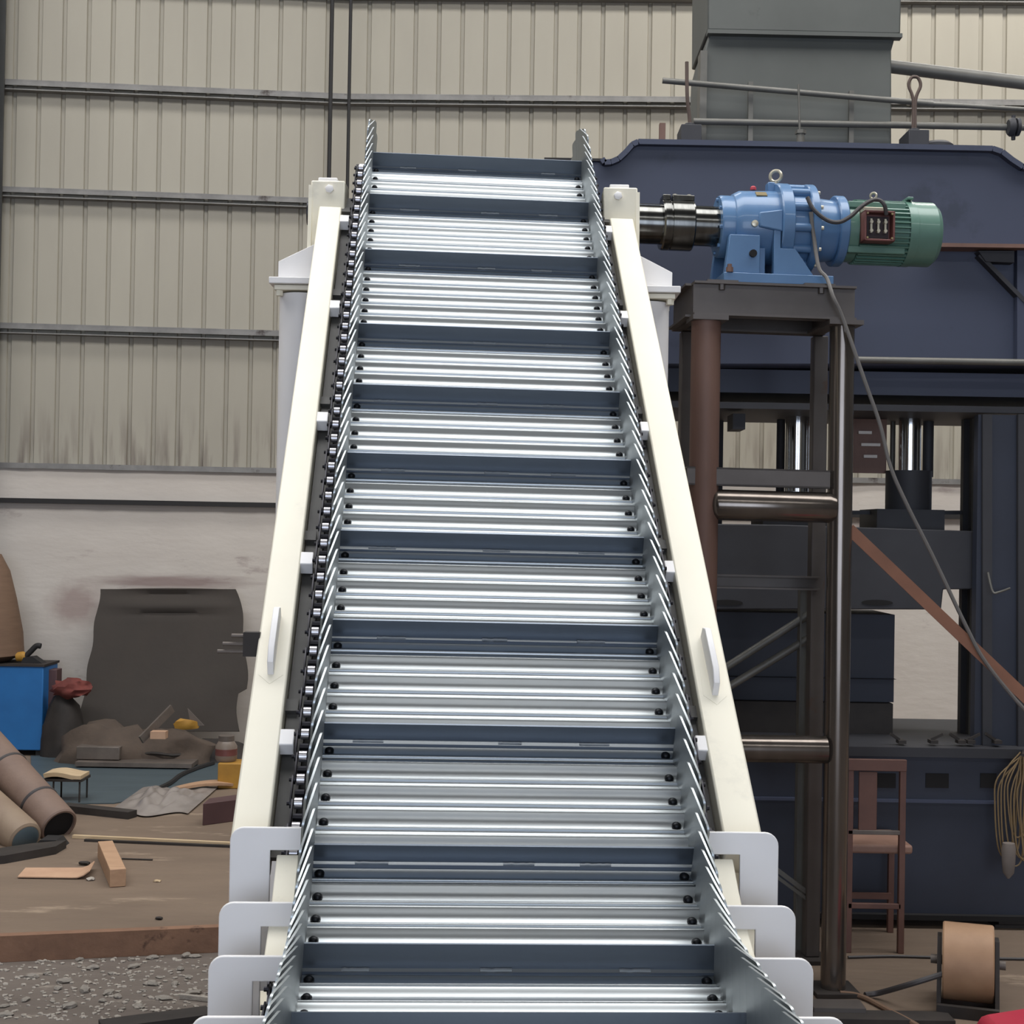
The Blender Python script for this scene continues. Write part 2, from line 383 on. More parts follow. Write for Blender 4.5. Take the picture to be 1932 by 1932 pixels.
# ================================================================== CONVEYOR
t_ = Vector((0.0471, -0.7593, -0.6490)).normalized(); r_ = Vector((0.9976, 0.0688, -0.0081)).normalized()
n_ = r_.cross(-t_).normalized()
if n_.z < 0: n_ = -n_
O = Vector((-0.18216, 6.36703, 1.57874 + 2.05))
EA = 0.7063; PP = .077953; N0 = 48.097; RR = .8572; P2 = .06747
RS = .235; S_H = -.03                                # head sprocket radius, start of wrap
S0 = N0 * PP
def smap(n): return n * PP if n < N0 else S0 + (n - N0) * P2
def path(s):
    """point offsets along t and n, and turn angle"""
    if s < S_H:
        w = min((S_H - s) / RS, PI * 1.15)
        return S_H - RS * math.sin(w), -RS + RS * math.cos(w), w * 1.0 if False else -w * -1
    if s <= S0: return s, 0.0, 0.0
    th = min((s - S0) / RR, EA)
    A = S0 + RR * math.sin(th); B = RR * (1 - math.cos(th)); ex = max(s - S0 - RR * EA, 0)
    return A + ex * math.cos(EA), B + ex * math.sin(EA), th
def frame(s):
    A, B, th = path(s)
    # th rotates the tangent from t towards n
    T = t_ * math.cos(th) + n_ * math.sin(th); Nn = n_ * math.cos(th) - t_ * math.sin(th)
    return O + t_ * A + n_ * B, T, Nn
def cv(u, s, h):
    p, T, Nn = frame(s); return p + r_ * u + Nn * h
def fmat(s, dt=0.0):
    p, T, Nn = frame(s)
    if dt: T, Nn = T * math.cos(dt) + Nn * math.sin(dt), Nn * math.cos(dt) - T * math.sin(dt)
    m = Matrix((-r_, T, Nn)).transposed().to_4x4(); m.translation = p; return m

belt = thing('conveyor_belt', 'galvanised steel slat belt with cleats and side plates climbing the white conveyor frame', 'conveyor belt', O)
HW = .474
# slat profile in (y = along belt, z = height)
prof = [(-.0400, .0010), (-.0385, .0090), (-.0370, .0108), (-.0345, .0112), (-.0315, .0106), (-.0270, .0088), (-.0215, .0060), (-.0160, .0034), (-.0105, .0016), (-.0050, .0008), (.0040, .0006), (.0090, .0010)]
for i in range(7):
    a = PI * (1 - i / 6); prof.append((.0150 + .0050 * math.cos(a), .0014 + .0040 * math.sin(a)))
prof += [(.0215, .0006), (.0260, .0004), (.0320, .0014), (.0385, .0022)]
mb = MB(); k = len(prof); vs = []; fs = []
for sx in (-HW, HW):
    for a, b in prof: vs.append((sx, a, b))
for sx in (-HW, HW):
    for a, b in prof: vs.append((sx, a, -.005))
for i in range(k - 1):
    fs += [(i, i + 1, k + i + 1, k + i), (2 * k + i, 3 * k + i, 3 * k + i + 1, 2 * k + i + 1), (i, 2 * k + i, 2 * k + i + 1, i + 1), (k + i, k + i + 1, 3 * k + i + 1, 3 * k + i)]
fs += [(0, k, 3 * k, 2 * k), (k - 1, 3 * k - 1, 4 * k - 1, 2 * k - 1)]
mb.add(vs, fs); ME_SLAT = mesh_of(mb, 'slat', 'galv', sharp=50)
def wing_mesh(sg):
    a, b, h0, h1, th = -.854 * PP, .93 * PP, -.03, .185, .0055
    rc = .018; pts = [(a, h0), (b, h0)]
    for i in range(5): w = PI / 2 * i / 4; pts.append((b - rc + rc * math.cos(w), h1 - rc + rc * math.sin(w)))
    for i in range(5): w = PI / 2 * i / 4; pts.append((a + rc - rc * math.sin(w), h1 - rc + rc * math.cos(w)))
    mb = MB(); n = len(pts); vs = []
    for off in (0, th):
        for y, z in pts:
            f = (y - a) / (b - a); x = .4655 + .027 * f + off - .010 * (z / .185)
            vs.append((sg * x, y, z))
    mb.add(vs, [tuple(range(n)), tuple(range(2 * n - 1, n - 1, -1))] + [(i, (i + 1) % n, n + (i + 1) % n, n + i) for i in range(n)])
    return mesh_of(mb, 'side_plate', 'wing')
ME_WING = {-1: wing_mesh(-1), 1: wing_mesh(1)}
mb = MB(); mb.lathe([(0, .0105), (.004, .0105), (.0085, .0085), (.011, .004)], (0, 0, 0), (0, 0, 1), 12); mb.cyl((0, 0, 0), (0, 0, .0035), .0125, n=12)
ME_BOLT = mesh_of(mb, 'bolt', 'bolt_black')
HC = .075
mb = MB()
mb.box(-HW + .002, HW - .002, -.005, 0, .004, HC); mb.box(-HW + .002, HW - .002, 0, .016, .004, .0075)
ME_CLEAT = mesh_of(mb, 'cleat', 'cleat')
def weld_meshes():
    rn = random.Random(5); out = []
    for k in range(6):
        L = rn.uniform(.05, .085); mb = MB()
        mb.tube([(-L / 2 + L * i / 8, .003, .0095 + rn.uniform(-.001, .001)) for i in range(9)], .0042, 6); out.append(mesh_of(mb, 'weld_bead', 'weld'))
    return out
ME_WELD = weld_meshes()
def link(name, me, parent, mw):
    o = bpy.data.objects.new(name, me); COL.objects.link(o); o.parent = parent; o.matrix_basis = mw; return o
off = Matrix.Translation(-O)
rn = random.Random(11)
cleats = {0, 5, 11, 18, 23, 28, 33, 38, 43, 48, 53, 58, 63}
NA, NB = -6, 69
for n in range(NA, NB):
    s = smap(n)
    ms = off @ fmat(s, rn.uniform(-.035, .035))
    sl_ = link('slat', ME_SLAT, belt, ms)
    rel = ms.inverted() @ (off @ fmat(s))
    for sg in (-1, 1):
        link('side_plate', ME_WING[sg], sl_, rel @ Matrix.Translation((rn.uniform(-.001, .001), 0, rn.uniform(-.002, .002))))
        link('bolt', ME_BOLT, sl_, rel @ Matrix.Translation((sg * .449, 0, .0005)) @ Matrix.Rotation(rn.uniform(0, 1), 4, 'Z'))
    if n in cleats:
        c = link('cleat', ME_CLEAT, sl_, rel @ Matrix.Translation((0, -.40 * PP, 0)))
        for x in (-.27, .0, .31): link('weld_bead', ME_WELD[rn.randrange(6)], sl_, rel @ Matrix.Translation((x + rn.uniform(-.05, .05), -.40 * PP, 0)))
# chains: link plates and pins as one part, rollers as sub-parts
mbr = MB().lathe([(-.011, .0125), (-.010, .0150), (.010, .0150), (.011, .0125)], (0, 0, 0), (1, 0, 0), 14); ME_ROL = mesh_of(mbr, 'chain_roller', 'roller')
HCH = -.022
for sg in (-1, 1):
    mb = MB()
    for n in range(NA, NB):
        sa, sb = smap(n), smap(n + 1)
        for side, du in (((0, .0155), (1, -.0155)) if n % 2 else ((0, .0205), (1, -.0205))):
            u = sg * .5185 + du
            pts = []
            a, b = cv(u, sa, HCH), cv(u, sb, HCH); d = (b - a).normalized(); up = (frame(sa)[2])
            up = (up - d * up.dot(d)).normalized(); L = (b - a).length
            poly = []
            for i in range(7): w = PI / 2 + PI * i / 6; poly.append((.013 * math.cos(w), .013 * math.sin(w)))
            for i in range(7): w = -PI / 2 + PI * i / 6; poly.append((L + .013 * math.cos(w), .013 * math.sin(w)))
            k = len(poly); vs = [a + d * x + up * y + r_ * -.002 for x, y in poly] + [a + d * x + up * y + r_ * .002 for x, y in poly]
            mb.add(vs, [tuple(range(k)), tuple(range(2 * k - 1, k - 1, -1))] + [(i, (i + 1) % k, k + (i + 1) % k, k + i) for i in range(k)])
        mb.cyl(cv(sg * .5185 - .030, sa, HCH), cv(sg * .5185 + .030, sa, HCH), .006, n=8)
        # bushing hub below the slat that fills the chain between rollers
        mb.cyl(cv(sg * .5185 - .012, (sa + sb) / 2, HCH - .008), cv(sg * .5185 + .012, (sa + sb) / 2, HCH - .008), .010, n=8)
    ch = obj('roller_chain', mb, 'chain', belt)
    for n in range(NA, NB):
        o = bpy.data.objects.new('chain_roller', ME_ROL); COL.objects.link(o); o.parent = ch
        o.matrix_basis = off @ fmat(smap(n)) @ Matrix.Translation((sg * .5185, 0, HCH))

# ---- frame
frame_t = thing('inclined_conveyor', 'cream white steel conveyor with sloping side beams that carries the slat belt', 'conveyor', Vector((O.x, O.y - 1.6, 0)))
S1 = 3.63
for sg, ua, ub in ((-1, -.680, -.585), (1, .575, .678)):
    mb = MB(); sa, sb = .285, S1
    vs = [cv(u, s, h) for s in (sa, sb) for u, h in ((ua, -.17), (ub, -.17), (ub, -.03), (ua, -.03))]
    mb.add(vs, [(0, 1, 2, 3), (7, 6, 5, 4), (0, 4, 5, 1), (1, 5, 6, 2), (2, 6, 7, 3), (3, 7, 4, 0)])
    obj('side_beam', mb, 'cream', frame_t, bev=.006)
    # dark track plate between beam and chain
    ui = ub if sg < 0 else ua
    mb = MB(); vs = [cv(u, s, h) for s in (.1, S1) for u, h in ((ui - sg * .004, -.10), (sg * .50, -.10), (sg * .50, -.085), (ui - sg * .004, -.085))]
    mb.add(vs, [(0, 1, 2, 3), (7, 6, 5, 4), (0, 4, 5, 1), (1, 5, 6, 2), (2, 6, 7, 3), (3, 7, 4, 0)])
    vs = [cv(u, s, h) for s in (.1, S1) for u, h in ((sg * .535, -.085), (sg * .525, -.085), (sg * .525, -.05), (sg * .535, -.05))]
    mb.add(vs, [(0, 1, 2, 3), (7, 6, 5, 4), (0, 4, 5, 1), (1, 5, 6, 2), (2, 6, 7, 3), (3, 7, 4, 0)])
    # inner belly plate hiding the void under the belt
    obj('chain_track', mb, 'guide', frame_t)
    for s in (.38, 1.07, 1.81, 2.55, 3.275):
        mb = MB(); vs = [cv(u, s + ds, h) for ds in (-.028, .028) for u, h in ((ui + sg * .004, -.075), (sg * .548, -.075), (sg * .548, -.032), (ui + sg * .004, -.032))]
        mb.add(vs, [(0, 1, 2, 3), (7, 6, 5, 4), (0, 4, 5, 1), (1, 5, 6, 2), (2, 6, 7, 3), (3, 7, 4, 0)])
        obj('track_bracket', mb, 'white', frame_t, bev=.003)
        # return track bracket just behind, lower
        mb = MB(); vs = [cv(u, s - .15 + ds, h) for ds in (-.022, .022) for u, h in ((ui + sg * .01, -.085), (sg * .55, -.085), (sg * .55, -.07), (ui + sg * .01, -.07))]
        mb.add(vs, [(0, 1, 2, 3), (7, 6, 5, 4), (0, 4, 5, 1), (1, 5, 6, 2), (2, 6, 7, 3), (3, 7, 4, 0)])
        obj('track_plate', mb, 'guide', frame_t)
# belly plate under the belt
mb = MB(); vs = [cv(u, s, h) for s in (.35, S1) for u, h in ((-.58, -.32), (.57, -.32), (.57, -.31), (-.58, -.31))]
mb.add(vs, [(0, 1, 2, 3), (7, 6, 5, 4), (0, 4, 5, 1), (1, 5, 6, 2), (2, 6, 7, 3), (3, 7, 4, 0)]); obj('belly_plate', mb, 'guide', frame_t)
# lifting lugs on the beams
for sg, pxs in ((-1, (519, 1275, 521, 1180)), (1, (1337, 1300, 1343, 1205))):
    u = -.632 if sg < 0 else .626
    s_ = 2.93 if sg < 0 else 2.98
    mb = MB(); poly = [(s_ - .12, -.032), (s_ - .12, .005), (s_ - .09, .030), (s_ + .07, .034), (s_ + .11, .012), (s_ + .12, -.032)]
    k = len(poly); vs = [cv(u - .009, a, b) for a, b in poly] + [cv(u + .009, a, b) for a, b in poly]
    mb.add(vs, [tuple(range(k)), tuple(range(2 * k - 1, k - 1, -1))] + [(i, (i + 1) % k, k + (i + 1) % k, k + i) for i in range(k)])
    obj('lifting_lug', mb, 'white', frame_t, bev=.002)
    mb = MB(); poly = [(u - .03, s_ + .02), (u + .02, s_ + .02), (u + .034, s_ + .12), (u + .0, s_ + .155), (u - .034, s_ + .12)]
    mb.add([cv(a, b, -.0305) for a, b in poly] + [cv(a, b, -.0293) for a, b in poly], [(0, 1, 2, 3, 4), (9, 8, 7, 6, 5)] + [(i, (i + 1) % 5, 5 + (i + 1) % 5, 5 + i) for i in range(5)])
    obj('weld_patch', mb, 'cream', frame_t)
# head bearing posts
for sg, xa, xb, yt, xbolt in ((-1, 587, 651, 341, 622), (1, 1139, 1203, 354, 1166)):
    Yb = 6.20 if sg < 0 else 6.28
    a, b = atY(xa, yt, Yb), atY(xb, yt, Yb); z0 = atY(xa, 470, Yb).z
    mb = MB(); mb.box(a.x, b.x, Yb, Yb + .16, z0, b.z)
    o = obj('bearing_post', mb, 'cream', frame_t, bev=.006)
    mb = MB(); c = (a.x + b.x) / 2; mb.box(a.x + .028, b.x - .036, Yb + .02, Yb + .14, b.z - .004, b.z + .018); obj('post_cap', mb, 'white', o, bev=.004)
    q = atY(xbolt, yt + 16, Yb); mb = MB().lathe([(0, .019), (.012, .019), (.014, .016)], (q.x, Yb + .001, q.z), (0, -1, 0), 6); obj('bolt', mb, 'white', o)
    # side cheek tapering from the post to the beam
    mb = MB(); e = sg
    xo = a.x - .002 if sg < 0 else b.x + .002
    mb.prism([(Yb + .16, b.z - .02), (Yb + .16, z0 - .12), (Yb - .02, z0 - .02), (Yb - .0, b.z - .02)], xo - .008, xo + .008, axis=0)
    obj('cheek_plate', mb, 'cream', frame_t)
# head shaft journal poking out on the left
HS = O + t_ * S_H - n_ * RS
mb = MB().cyl(HS - r_ * .76, HS + r_ * .70, .055); obj('head_shaft', mb, 'chain', frame_t)
mb = MB()
for u in (-.49, .47):
    pts = []
    for i in range(48):
        rr = RS - .012 if (i // 2) % 2 else RS - .035
        w = 2 * PI * i / 48; pts.append(HS + r_ * u + t_ * (rr * math.cos(w)) + n_ * (rr * math.sin(w)))
    k = len(pts); mb.add(pts + [p + r_ * .02 for p in pts], [tuple(range(k)), tuple(range(2 * k - 1, k - 1, -1))] + [(i, (i + 1) % k, k + (i + 1) % k, k + i) for i in range(k)])
obj('head_sprocket', mb, 'chain', frame_t)
# support legs with flanges and gussets
for sg, xe, yt, xg, yg0, yg1, xf in ((-1, 528, 531, 526, 494, 450, 516), (1, 1262, 549, 1268, 515, 470, 1278)):
    Yl = 6.17
    a = atY(xe, yt + 40, Yl); zt = atY(xf, yt, Yl).z
    rad = .092; cx = a.x + rad if sg < 0 else a.x - rad
    lg = obj('leg', MB().cyl((cx, Yl, 0.012), (cx, Yl, zt - .06), rad, n=32), 'white', frame_t)
    fl = atY(xf, yt, Yl).x; hw = abs(fl - cx)
    mb = MB().box(cx - hw, cx + hw, Yl - hw, Yl + hw, zt - .028, zt); obj('top_flange', mb, 'white', lg, bev=.003)
    mb = MB().box(cx - hw + .02, cx + hw - .02, Yl - hw + .02, Yl + hw - .02, zt - .052, zt - .030)
    obj('lower_flange', mb, 'cream', lg, bev=.003)
    for ix in (-1, 1):
        for iy in (-1, 1): mb = MB(); mb.cyl((cx + ix * (hw - .04), Yl + iy * (hw - .04), zt - .075), (cx + ix * (hw - .04), Yl + iy * (hw - .04), zt - .052), .016, n=6); obj('flange_bolt', mb, 'cream', lg)
    gx = atY(xg, yg0, Yl).x; zg0 = atY(xg, yg0, Yl).z; xi = cx - sg * .09; zg1 = zg0 + (abs(xi - gx)) * .5
    mb = MB().prism([(gx, zt), (gx, zg0), (xi, zg1), (xi, zt)], Yl - .012, Yl + .012); obj('gusset', mb, 'white', lg, bev=.002)
    mb = MB().box(cx - .16, cx + .16, Yl - .16, Yl + .16, 0.0, .02); obj('foot_plate', mb, 'cream', lg)
# rib plates of the curved lower section
SR = (3.638, 3.868, 4.055, 4.33, 4.6)
for i, s in enumerate(SR):
    for sg, uo in ((-1, -.671), (1, .694)):
        ui = .497; rc = .034; hb = -.40; o_ = abs(uo)
        poly = [(ui, 0)]
        for k in range(7): w = PI / 2 * k / 6; poly.append((o_ - rc + rc * math.sin(w), -rc + rc * math.cos(w)))
        poly += [(o_, hb), (o_ - .098, hb), (o_ - .098, -.056), (ui, -.056)]
        k = len(poly); th = .012; p0 = cv(0, s, .050); fw = Vector((.062, -.998, 0))
        vs = [p0 + r_ * (sg * a) + fw * d + Vector((0, 0, b)) for d in (0, th) for a, b in poly]
        mb = MB().add(vs, [tuple(range(k)), tuple(range(2 * k - 1, k - 1, -1))] + [(j, (j + 1) % k, k + (j + 1) % k, k + j) for j in range(k)])
        obj('rib_plate', mb, 'white', frame_t, bev=.0025)
def strip(us, hs, sa, sb, n=24):
    mb = MB(); sec = [(us[0], hs[0]), (us[1], hs[0]), (us[1], hs[1]), (us[0], hs[1])]; vs = []
    for i in range(n + 1):
        s = sa + (sb - sa) * i / n
        vs += [cv(u, s, h) for u, h in sec]
    fs = [(0, 1, 2, 3), (4 * n + 3, 4 * n + 2, 4 * n + 1, 4 * n)]
    for i in range(n):
        for j in range(4): k = (j + 1) % 4; fs.append((4 * i + j, 4 * i + 4 + j, 4 * i + 4 + k, 4 * i + k))
    return mb.add(vs, fs)
obj('side_plate', strip((-.676, -.664), (-.46, -.24), S1 - .02, 4.95), 'cream', frame_t)
obj('side_plate', strip((.600, .612), (-.46, -.24), S1 - .02, 4.95), 'cream', frame_t)
for sg in (-1, 1):
    a, b = (-.556, -.502) if sg < 0 else (.502, .578)
    sa = 3.69
    for s2 in SR[1:]:
        if sg < 0 and s2 > 4.2: break
        if s2 > 4.2: break
        obj('guide_cover', strip((a, b), (-.004, .008), sa, s2 - .01, 10), 'cream', frame_t, bev=.003); sa = s2 + .02
obj('guide_cover', strip((.592, .655), (-.13, -.118), 3.64, 4.02, 10), 'cream', frame_t)
# inner dark belly of the curved section and cross tubes
obj('belly_plate', strip((-.58, .57), (-.40, -.39), S1, 4.95), 'guide', frame_t)
for s in (4.13, 4.45):
    mb = MB().beam(cv(-.68, s, -.15), cv(.68, s, -.15), .05, .05); obj('cross_tube', mb, 'white', frame_t)
# lower horizontal legs
for u in (-.62, .62):
    p = cv(u, 4.85, -.42); mb = MB().box(p.x - .05, p.x + .05, p.y - .05, p.y + .05, -.118, p.z + .03); obj('leg', mb, 'white', frame_t)
# adjusting rods beside the left beam
q = cv(-.705, 2.90, -.06)
mb = MB().box(q.x - .018, q.x + .03, q.y - .02, q.y + .02, q.z - .035, q.z + .035); br = obj('rod_bracket', mb, 'scrapdark', frame_t)
for dz, L in ((.024, .035), (.0, .06), (-.022, .075)):
    mb = MB().cyl((q.x - .018 - L, q.y - .01, q.z + dz), (q.x, q.y - .01, q.z + dz), .006, n=10); obj('adjusting_rod', mb, 'scrap', br)

# ================================================================== DRIVE (local frame u along the shaft, v away from the camera, z up)
AX = O + t_ * S_H - n_ * RS; AX.z += .012
ru = r_; rv = Vector((-math.sin(.0688), math.cos(.0688), 0)); rz = Vector((0, 0, 1))
def G(p): return AX + ru * p[0] + rv * p[1] + rz * p[2]
def gl(px, py, v):
    d = ray(px, py); base = AX + rv * v; nn = ru.cross(rz)
    q = EYE + d * ((base - EYE).dot(nn) / d.dot(nn)); e = q - base
    u = e.x / ru.x; return u, e.z - u * ru.z
def gu(px, py=440, v=0): return gl(px, py, v)[0]
xg = [gu(x) for x in (1195, 1246, 1262, 1305, 1354)]
sh = thing('drive_shaft', 'dark machined shaft with split coupling joining the head pulley to the blue gearbox', 'shaft', G((xg[0], 0, 0)))
obj('shaft', MB(G).cyl((xg[0] - .1, 0, 0), (xg[4], 0, 0), .092, n=40), 'shaft', sh)
cp = obj('coupling', MB(G).lathe([(xg[1], .114), (xg[1] + .008, .118), (xg[2] - .004, .118), (xg[2] - .003, .110), (xg[2] + .003, .110), (xg[2] + .004, .118), (xg[3] - .006, .118), (xg[3], .114)], (0, 0, 0), (1, 0, 0), 40), 'shaft', sh, sharp=25)
for a, b in ((xg[1], xg[2] - .004), (xg[2] + .004, xg[3])): obj('clamp_ear', MB(G).box(a, b, -.06, .03, .10, .128), 'shaft', cp, bev=.004)
for u in (xg[2] + .02, xg[3] - .02): obj('clamp_bolt', MB(G).cyl((u, -.03, .128), (u, -.03, .136), .010, n=6), 'eye', cp)

X = {x: gu(x) for x in (1352, 1378, 1390, 1457, 1480, 1512, 1527, 1568, 1586, 1700, 1752, 1763, 1417, 1425, 1462, 1647)}
gm = thing('gear_motor', 'blue cycloid gearbox with green electric motor bolted on the steel stand', 'gear motor', G((X[1425], 0, -.32)))
hs = obj('gearbox_housing', MB(G).lathe([(X[1352], .09), (X[1352], .138), (X[1352] + .01, .143), (X[1378] - .004, .143), (X[1378], .150), (X[1390], .166), (X[1457], .172), (X[1457] + .004, .172)], (0, 0, 0), (1, 0, 0), 48), 'blue', gm, sharp=30)
for i in range(8): w = 2 * PI * i / 8 + .2; mb = MB(G); mb.cyl((X[1352] - .010, .120 * math.cos(w), .120 * math.sin(w)), (X[1352], .120 * math.cos(w), .120 * math.sin(w)), .009, n=6); obj('cover_bolt', mb, 'blue', hs)
rg = obj('gear_ring', MB(G).lathe([(X[1457], .17), (X[1457], .203), (X[1457] + .006, .208), (X[1480] - .004, .208), (X[1480], .203), (X[1480], .180), (X[1512], .180), (X[1512], .203), (X[1512] + .005, .208), (X[1527] - .003, .208), (X[1527], .203), (X[1527], .145)], (0, 0, 0), (1, 0, 0), 48), 'blue', gm, sharp=30)
for i in range(12):
    w = 2 * PI * i / 12 + .15; c_, s_ = math.cos(w), math.sin(w); mb = MB(G)
    mb.lathe([(X[1480] - .003, .020), (X[1512] + .003, .020)], (0, .186 * c_, .186 * s_), (1, 0, 0), 10)
    obj('ring_lug', mb, 'blue', rg)
for i in range(12):
    w = 2 * PI * i / 12 + .15; c_, s_ = math.cos(w), math.sin(w); mb = MB(G)
    mb.cyl((X[1527], .188 * c_, .188 * s_), (X[1527] + .014, .188 * c_, .188 * s_), .009, n=6)
    obj('ring_bolt', mb, 'eye', rg)
ad = obj('motor_adapter', MB(G).lathe([(X[1527], .150), (X[1568], .140), (X[1568], .158), (X[1568] + .005, .163), (X[1586] - .005, .163), (X[1586], .158), (X[1586], .12)], (0, 0, 0), (1, 0, 0), 40), 'blue', gm, sharp=30)
mt_ = obj('motor_body', MB(G).lathe([(X[1586], .11), (X[1586], .140), (X[1586] + .05, .140), (X[1586] + .055, .132), (X[1700], .132)], (0, 0, 0), (1, 0, 0), 40), 'green', gm, sharp=30)
mb = MB(G)
for i in range(40):
    w = 2 * PI * i / 40; c_, s_ = math.cos(w), math.sin(w)
    if -.6 < s_ < .6 and c_ < -.6 and False: continue
    a = (X[1586] + .055); b = X[1700]
    tx, tz = -s_ * .003, c_ * .003
    vs = [(uu, rr * c_ + k * tx, rr * s_ + k * tz) for uu in (a, b) for rr, k in ((.130, -1), (.130, 1), (.150, 1), (.150, -1))]
    mb.add(vs, [(0, 1, 2, 3), (7, 6, 5, 4), (0, 4, 5, 1), (1, 5, 6, 2), (2, 6, 7, 3), (3, 7, 4, 0)])
obj('cooling_fins', mb, 'green', mt_)
for w in (.25 * PI, .75 * PI, 1.25 * PI, 1.75 * PI):
    mb = MB(G); mb.beam((X[1586] + .0, .146 * math.cos(w), .146 * math.sin(w)), (X[1700] - .02, .146 * math.cos(w), .146 * math.sin(w)), .03, .03)
    obj('tie_pad', mb, 'green', mt_, bev=.004)
fc = obj('fan_cover', MB(G).lathe([(X[1700] - .004, .140), (X[1700] - .004, .152), (X[1700] + .035, .152), (X[1700] + .037, .149), (X[1752], .149), (X[1763] - .006, .130), (X[1763], .112), (X[1763], .02)], (0, 0, 0), (1, 0, 0), 40), 'green', gm, sharp=30)
mb = MB(G).box(X[1700] + .002, X[1700] + .030, -.08, .02, .145, .158); obj('cover_strap', mb, 'green', fc, bev=.003)
# terminal box
ua, za = gl(1631, 396, -.2); ub, zb = gl(1688, 456, -.2)
mb = MB(G); w_ = .010
mb.box(ua, ub, -.205, -.13, zb, zb + w_); mb.box(ua, ub, -.205, -.13, za - w_, za); mb.box(ua, ua + w_, -.205, -.13, zb, za); mb.box(ub - w_, ub, -.205, -.13, zb, za); mb.box(ua, ub, -.155, -.13, zb, za)
tb = obj('terminal_box', mb, 'termbox', gm, bev=.003)
obj('terminal_board', MB(G).box(ua + .018, ub - .018, -.165, -.155, zb + .02, za - .02), 'termdark', tb)
for i in range(3):
    u = ua + (ub - ua) * (.27 + .23 * i); mb = MB(G)
    mb.cyl((u, -.19, zb + .05), (u, -.165, zb + .05), .008, n=8); mb.cyl((u, -.19, zb + .09), (u, -.165, zb + .09), .008, n=8); mb.beam((u, -.18, zb + .04), (u, -.18, zb + .105), .009, .009)
    obj('terminal', mb, 'eye', tb)
for a in (ua + .014, ub - .014):
    for b in (zb + .014, za - .014): obj('cover_screw', MB(G).cyl((a, -.207, b), (a, -.195, b), .005, n=8), 'brass', tb)
obj('box_lit_top', MB(G).box(ua + .005, ub - .03, -.17, -.10, za + .001, za + .022), 'eye', tb, bev=.003)  # pale bar paints the lit top of the terminal box
# eye bolts, breather, plates
def eyebolt(px, z0, R, r, par, v=-.0):
    u = gu(px); mb = MB(G); mb.cyl((u, v, z0 - .01), (u, v, z0 + .016), r * 1.5, n=10); mb.torus((u, v, z0 + .012 + R), (.55, 1, 0), R, r, 20, 8); obj('eye_bolt', mb, 'eye', par)
eyebolt(1462, .208, .026, .008, rg); eyebolt(1647, .148, .014, .0055, mt_)
obj('lug_boss', MB(G).box(X[1457] - .03, X[1457] + .004, -.03, .03, .165, .212), 'blue', rg, bev=.005)
u = X[1417]; obj('breather_plug', MB(G).lathe([(0, .014), (.012, .014), (.018, .008)], (u, -.03, .170), (0, 0, 1), 12), 'redplastic', hs)
w = math.radians(128)
def onbox(u0, u1, ang, half, r0, r1):
    mb = MB(G); vs = []
    for uu in (u0, u1):
        for aa in (ang - half, ang + half):
            for rr in (r0, r1): vs.append((uu, rr * math.cos(aa), rr * math.sin(aa)))
    return mb.add(vs, [(0, 1, 3, 2), (4, 6, 7, 5), (0, 4, 5, 1), (2, 3, 7, 6), (0, 2, 6, 4), (1, 5, 7, 3)])
obj('name_plate', onbox(X[1425] - .025, X[1425] + .025, w, .10, .160, .1745), 'brass', hs)
# side boss with plug
mb = MB(G); a0 = X[1425] - .02
mb.add([(X[1425] - .025, v, z) for v in (-.16, -.182) for z in (-.03, .035)] + [(X[1457] + .002, v, z) for v in (-.16, -.19) for z in (-.05, .05)],
       [(0, 1, 3, 2), (4, 6, 7, 5), (0, 4, 5, 1), (2, 3, 7, 6), (0, 2, 6, 4), (1, 5, 7, 3)])
obj('side_boss', mb, 'blue', hs, bev=.006)
u, z = gl(1425, 421, -.19); obj('drain_plug', MB(G).lathe([(0, .016), (.012, .015), (.014, .006)], (u, -.178, z), (0, -1, 0), 12), 'eye', hs)
# pedestal
VF = -.19
ub0, zt0 = gl(1366, 517, VF); ub1, zb0 = gl(1573, 536, VF)
z_base = (zt0 + zb0) / 2 - .022
mb = MB(G).box(ub0, ub1, VF, .20, z_base, z_base + .046); pd = obj('base_plate', mb, 'blue', gm, bev=.004)
zt = z_base + .046
for v0, v1 in ((VF + .01, VF + .05), (.13, .17)):
    a0 = gu(1368, 517, VF); a1 = gu(1378, 463, VF); a2 = gu(1435, 463, VF)
    obj('foot_web', MB(G).prism([(a0, zt), (a2, zt), (a2, -.07), (a1, -.07)], v0, v1), 'blue', gm, bev=.003)
    b0 = gu(1461, 480, VF); b1 = gu(1474, 480, VF); b2 = gu(1502, 482, VF); b3 = gu(1536, 520, VF)
    obj('foot_gusset', MB(G).prism([(b0, zt), (b3, zt), (b2, -.125), (b1, -.125), (b1, .01), (b0, .01)], v0, v1), 'blue', gm, bev=.003)
obj('foot_saddle', MB(G).box(gu(1378), gu(1430), VF + .05, .13, zt, -.12), 'blue', gm)
obj('foot_saddle', MB(G).box(gu(1462), gu(1500), VF + .05, .13, zt, -.16), 'blue', gm)
for px, py in ((1377, 508), ):
    for v in (VF + .0, ):
        u, z = gl(px, py, VF - .0); mb = MB(G); mb.cyl((u, VF + .004, zt), (u, VF + .004, zt + .022), .016, n=6); mb.cyl((u, VF + .004, zt + .022), (u, VF + .004, zt + .036), .010, n=10); obj('anchor_bolt', mb, 'rustleg', pd)
u, z = gl(1421, 478, VF); obj('side_bolt', MB(G).cyl((u, VF - .008, z), (u, VF + .012, z), .017, n=12), 'hollow', pd)
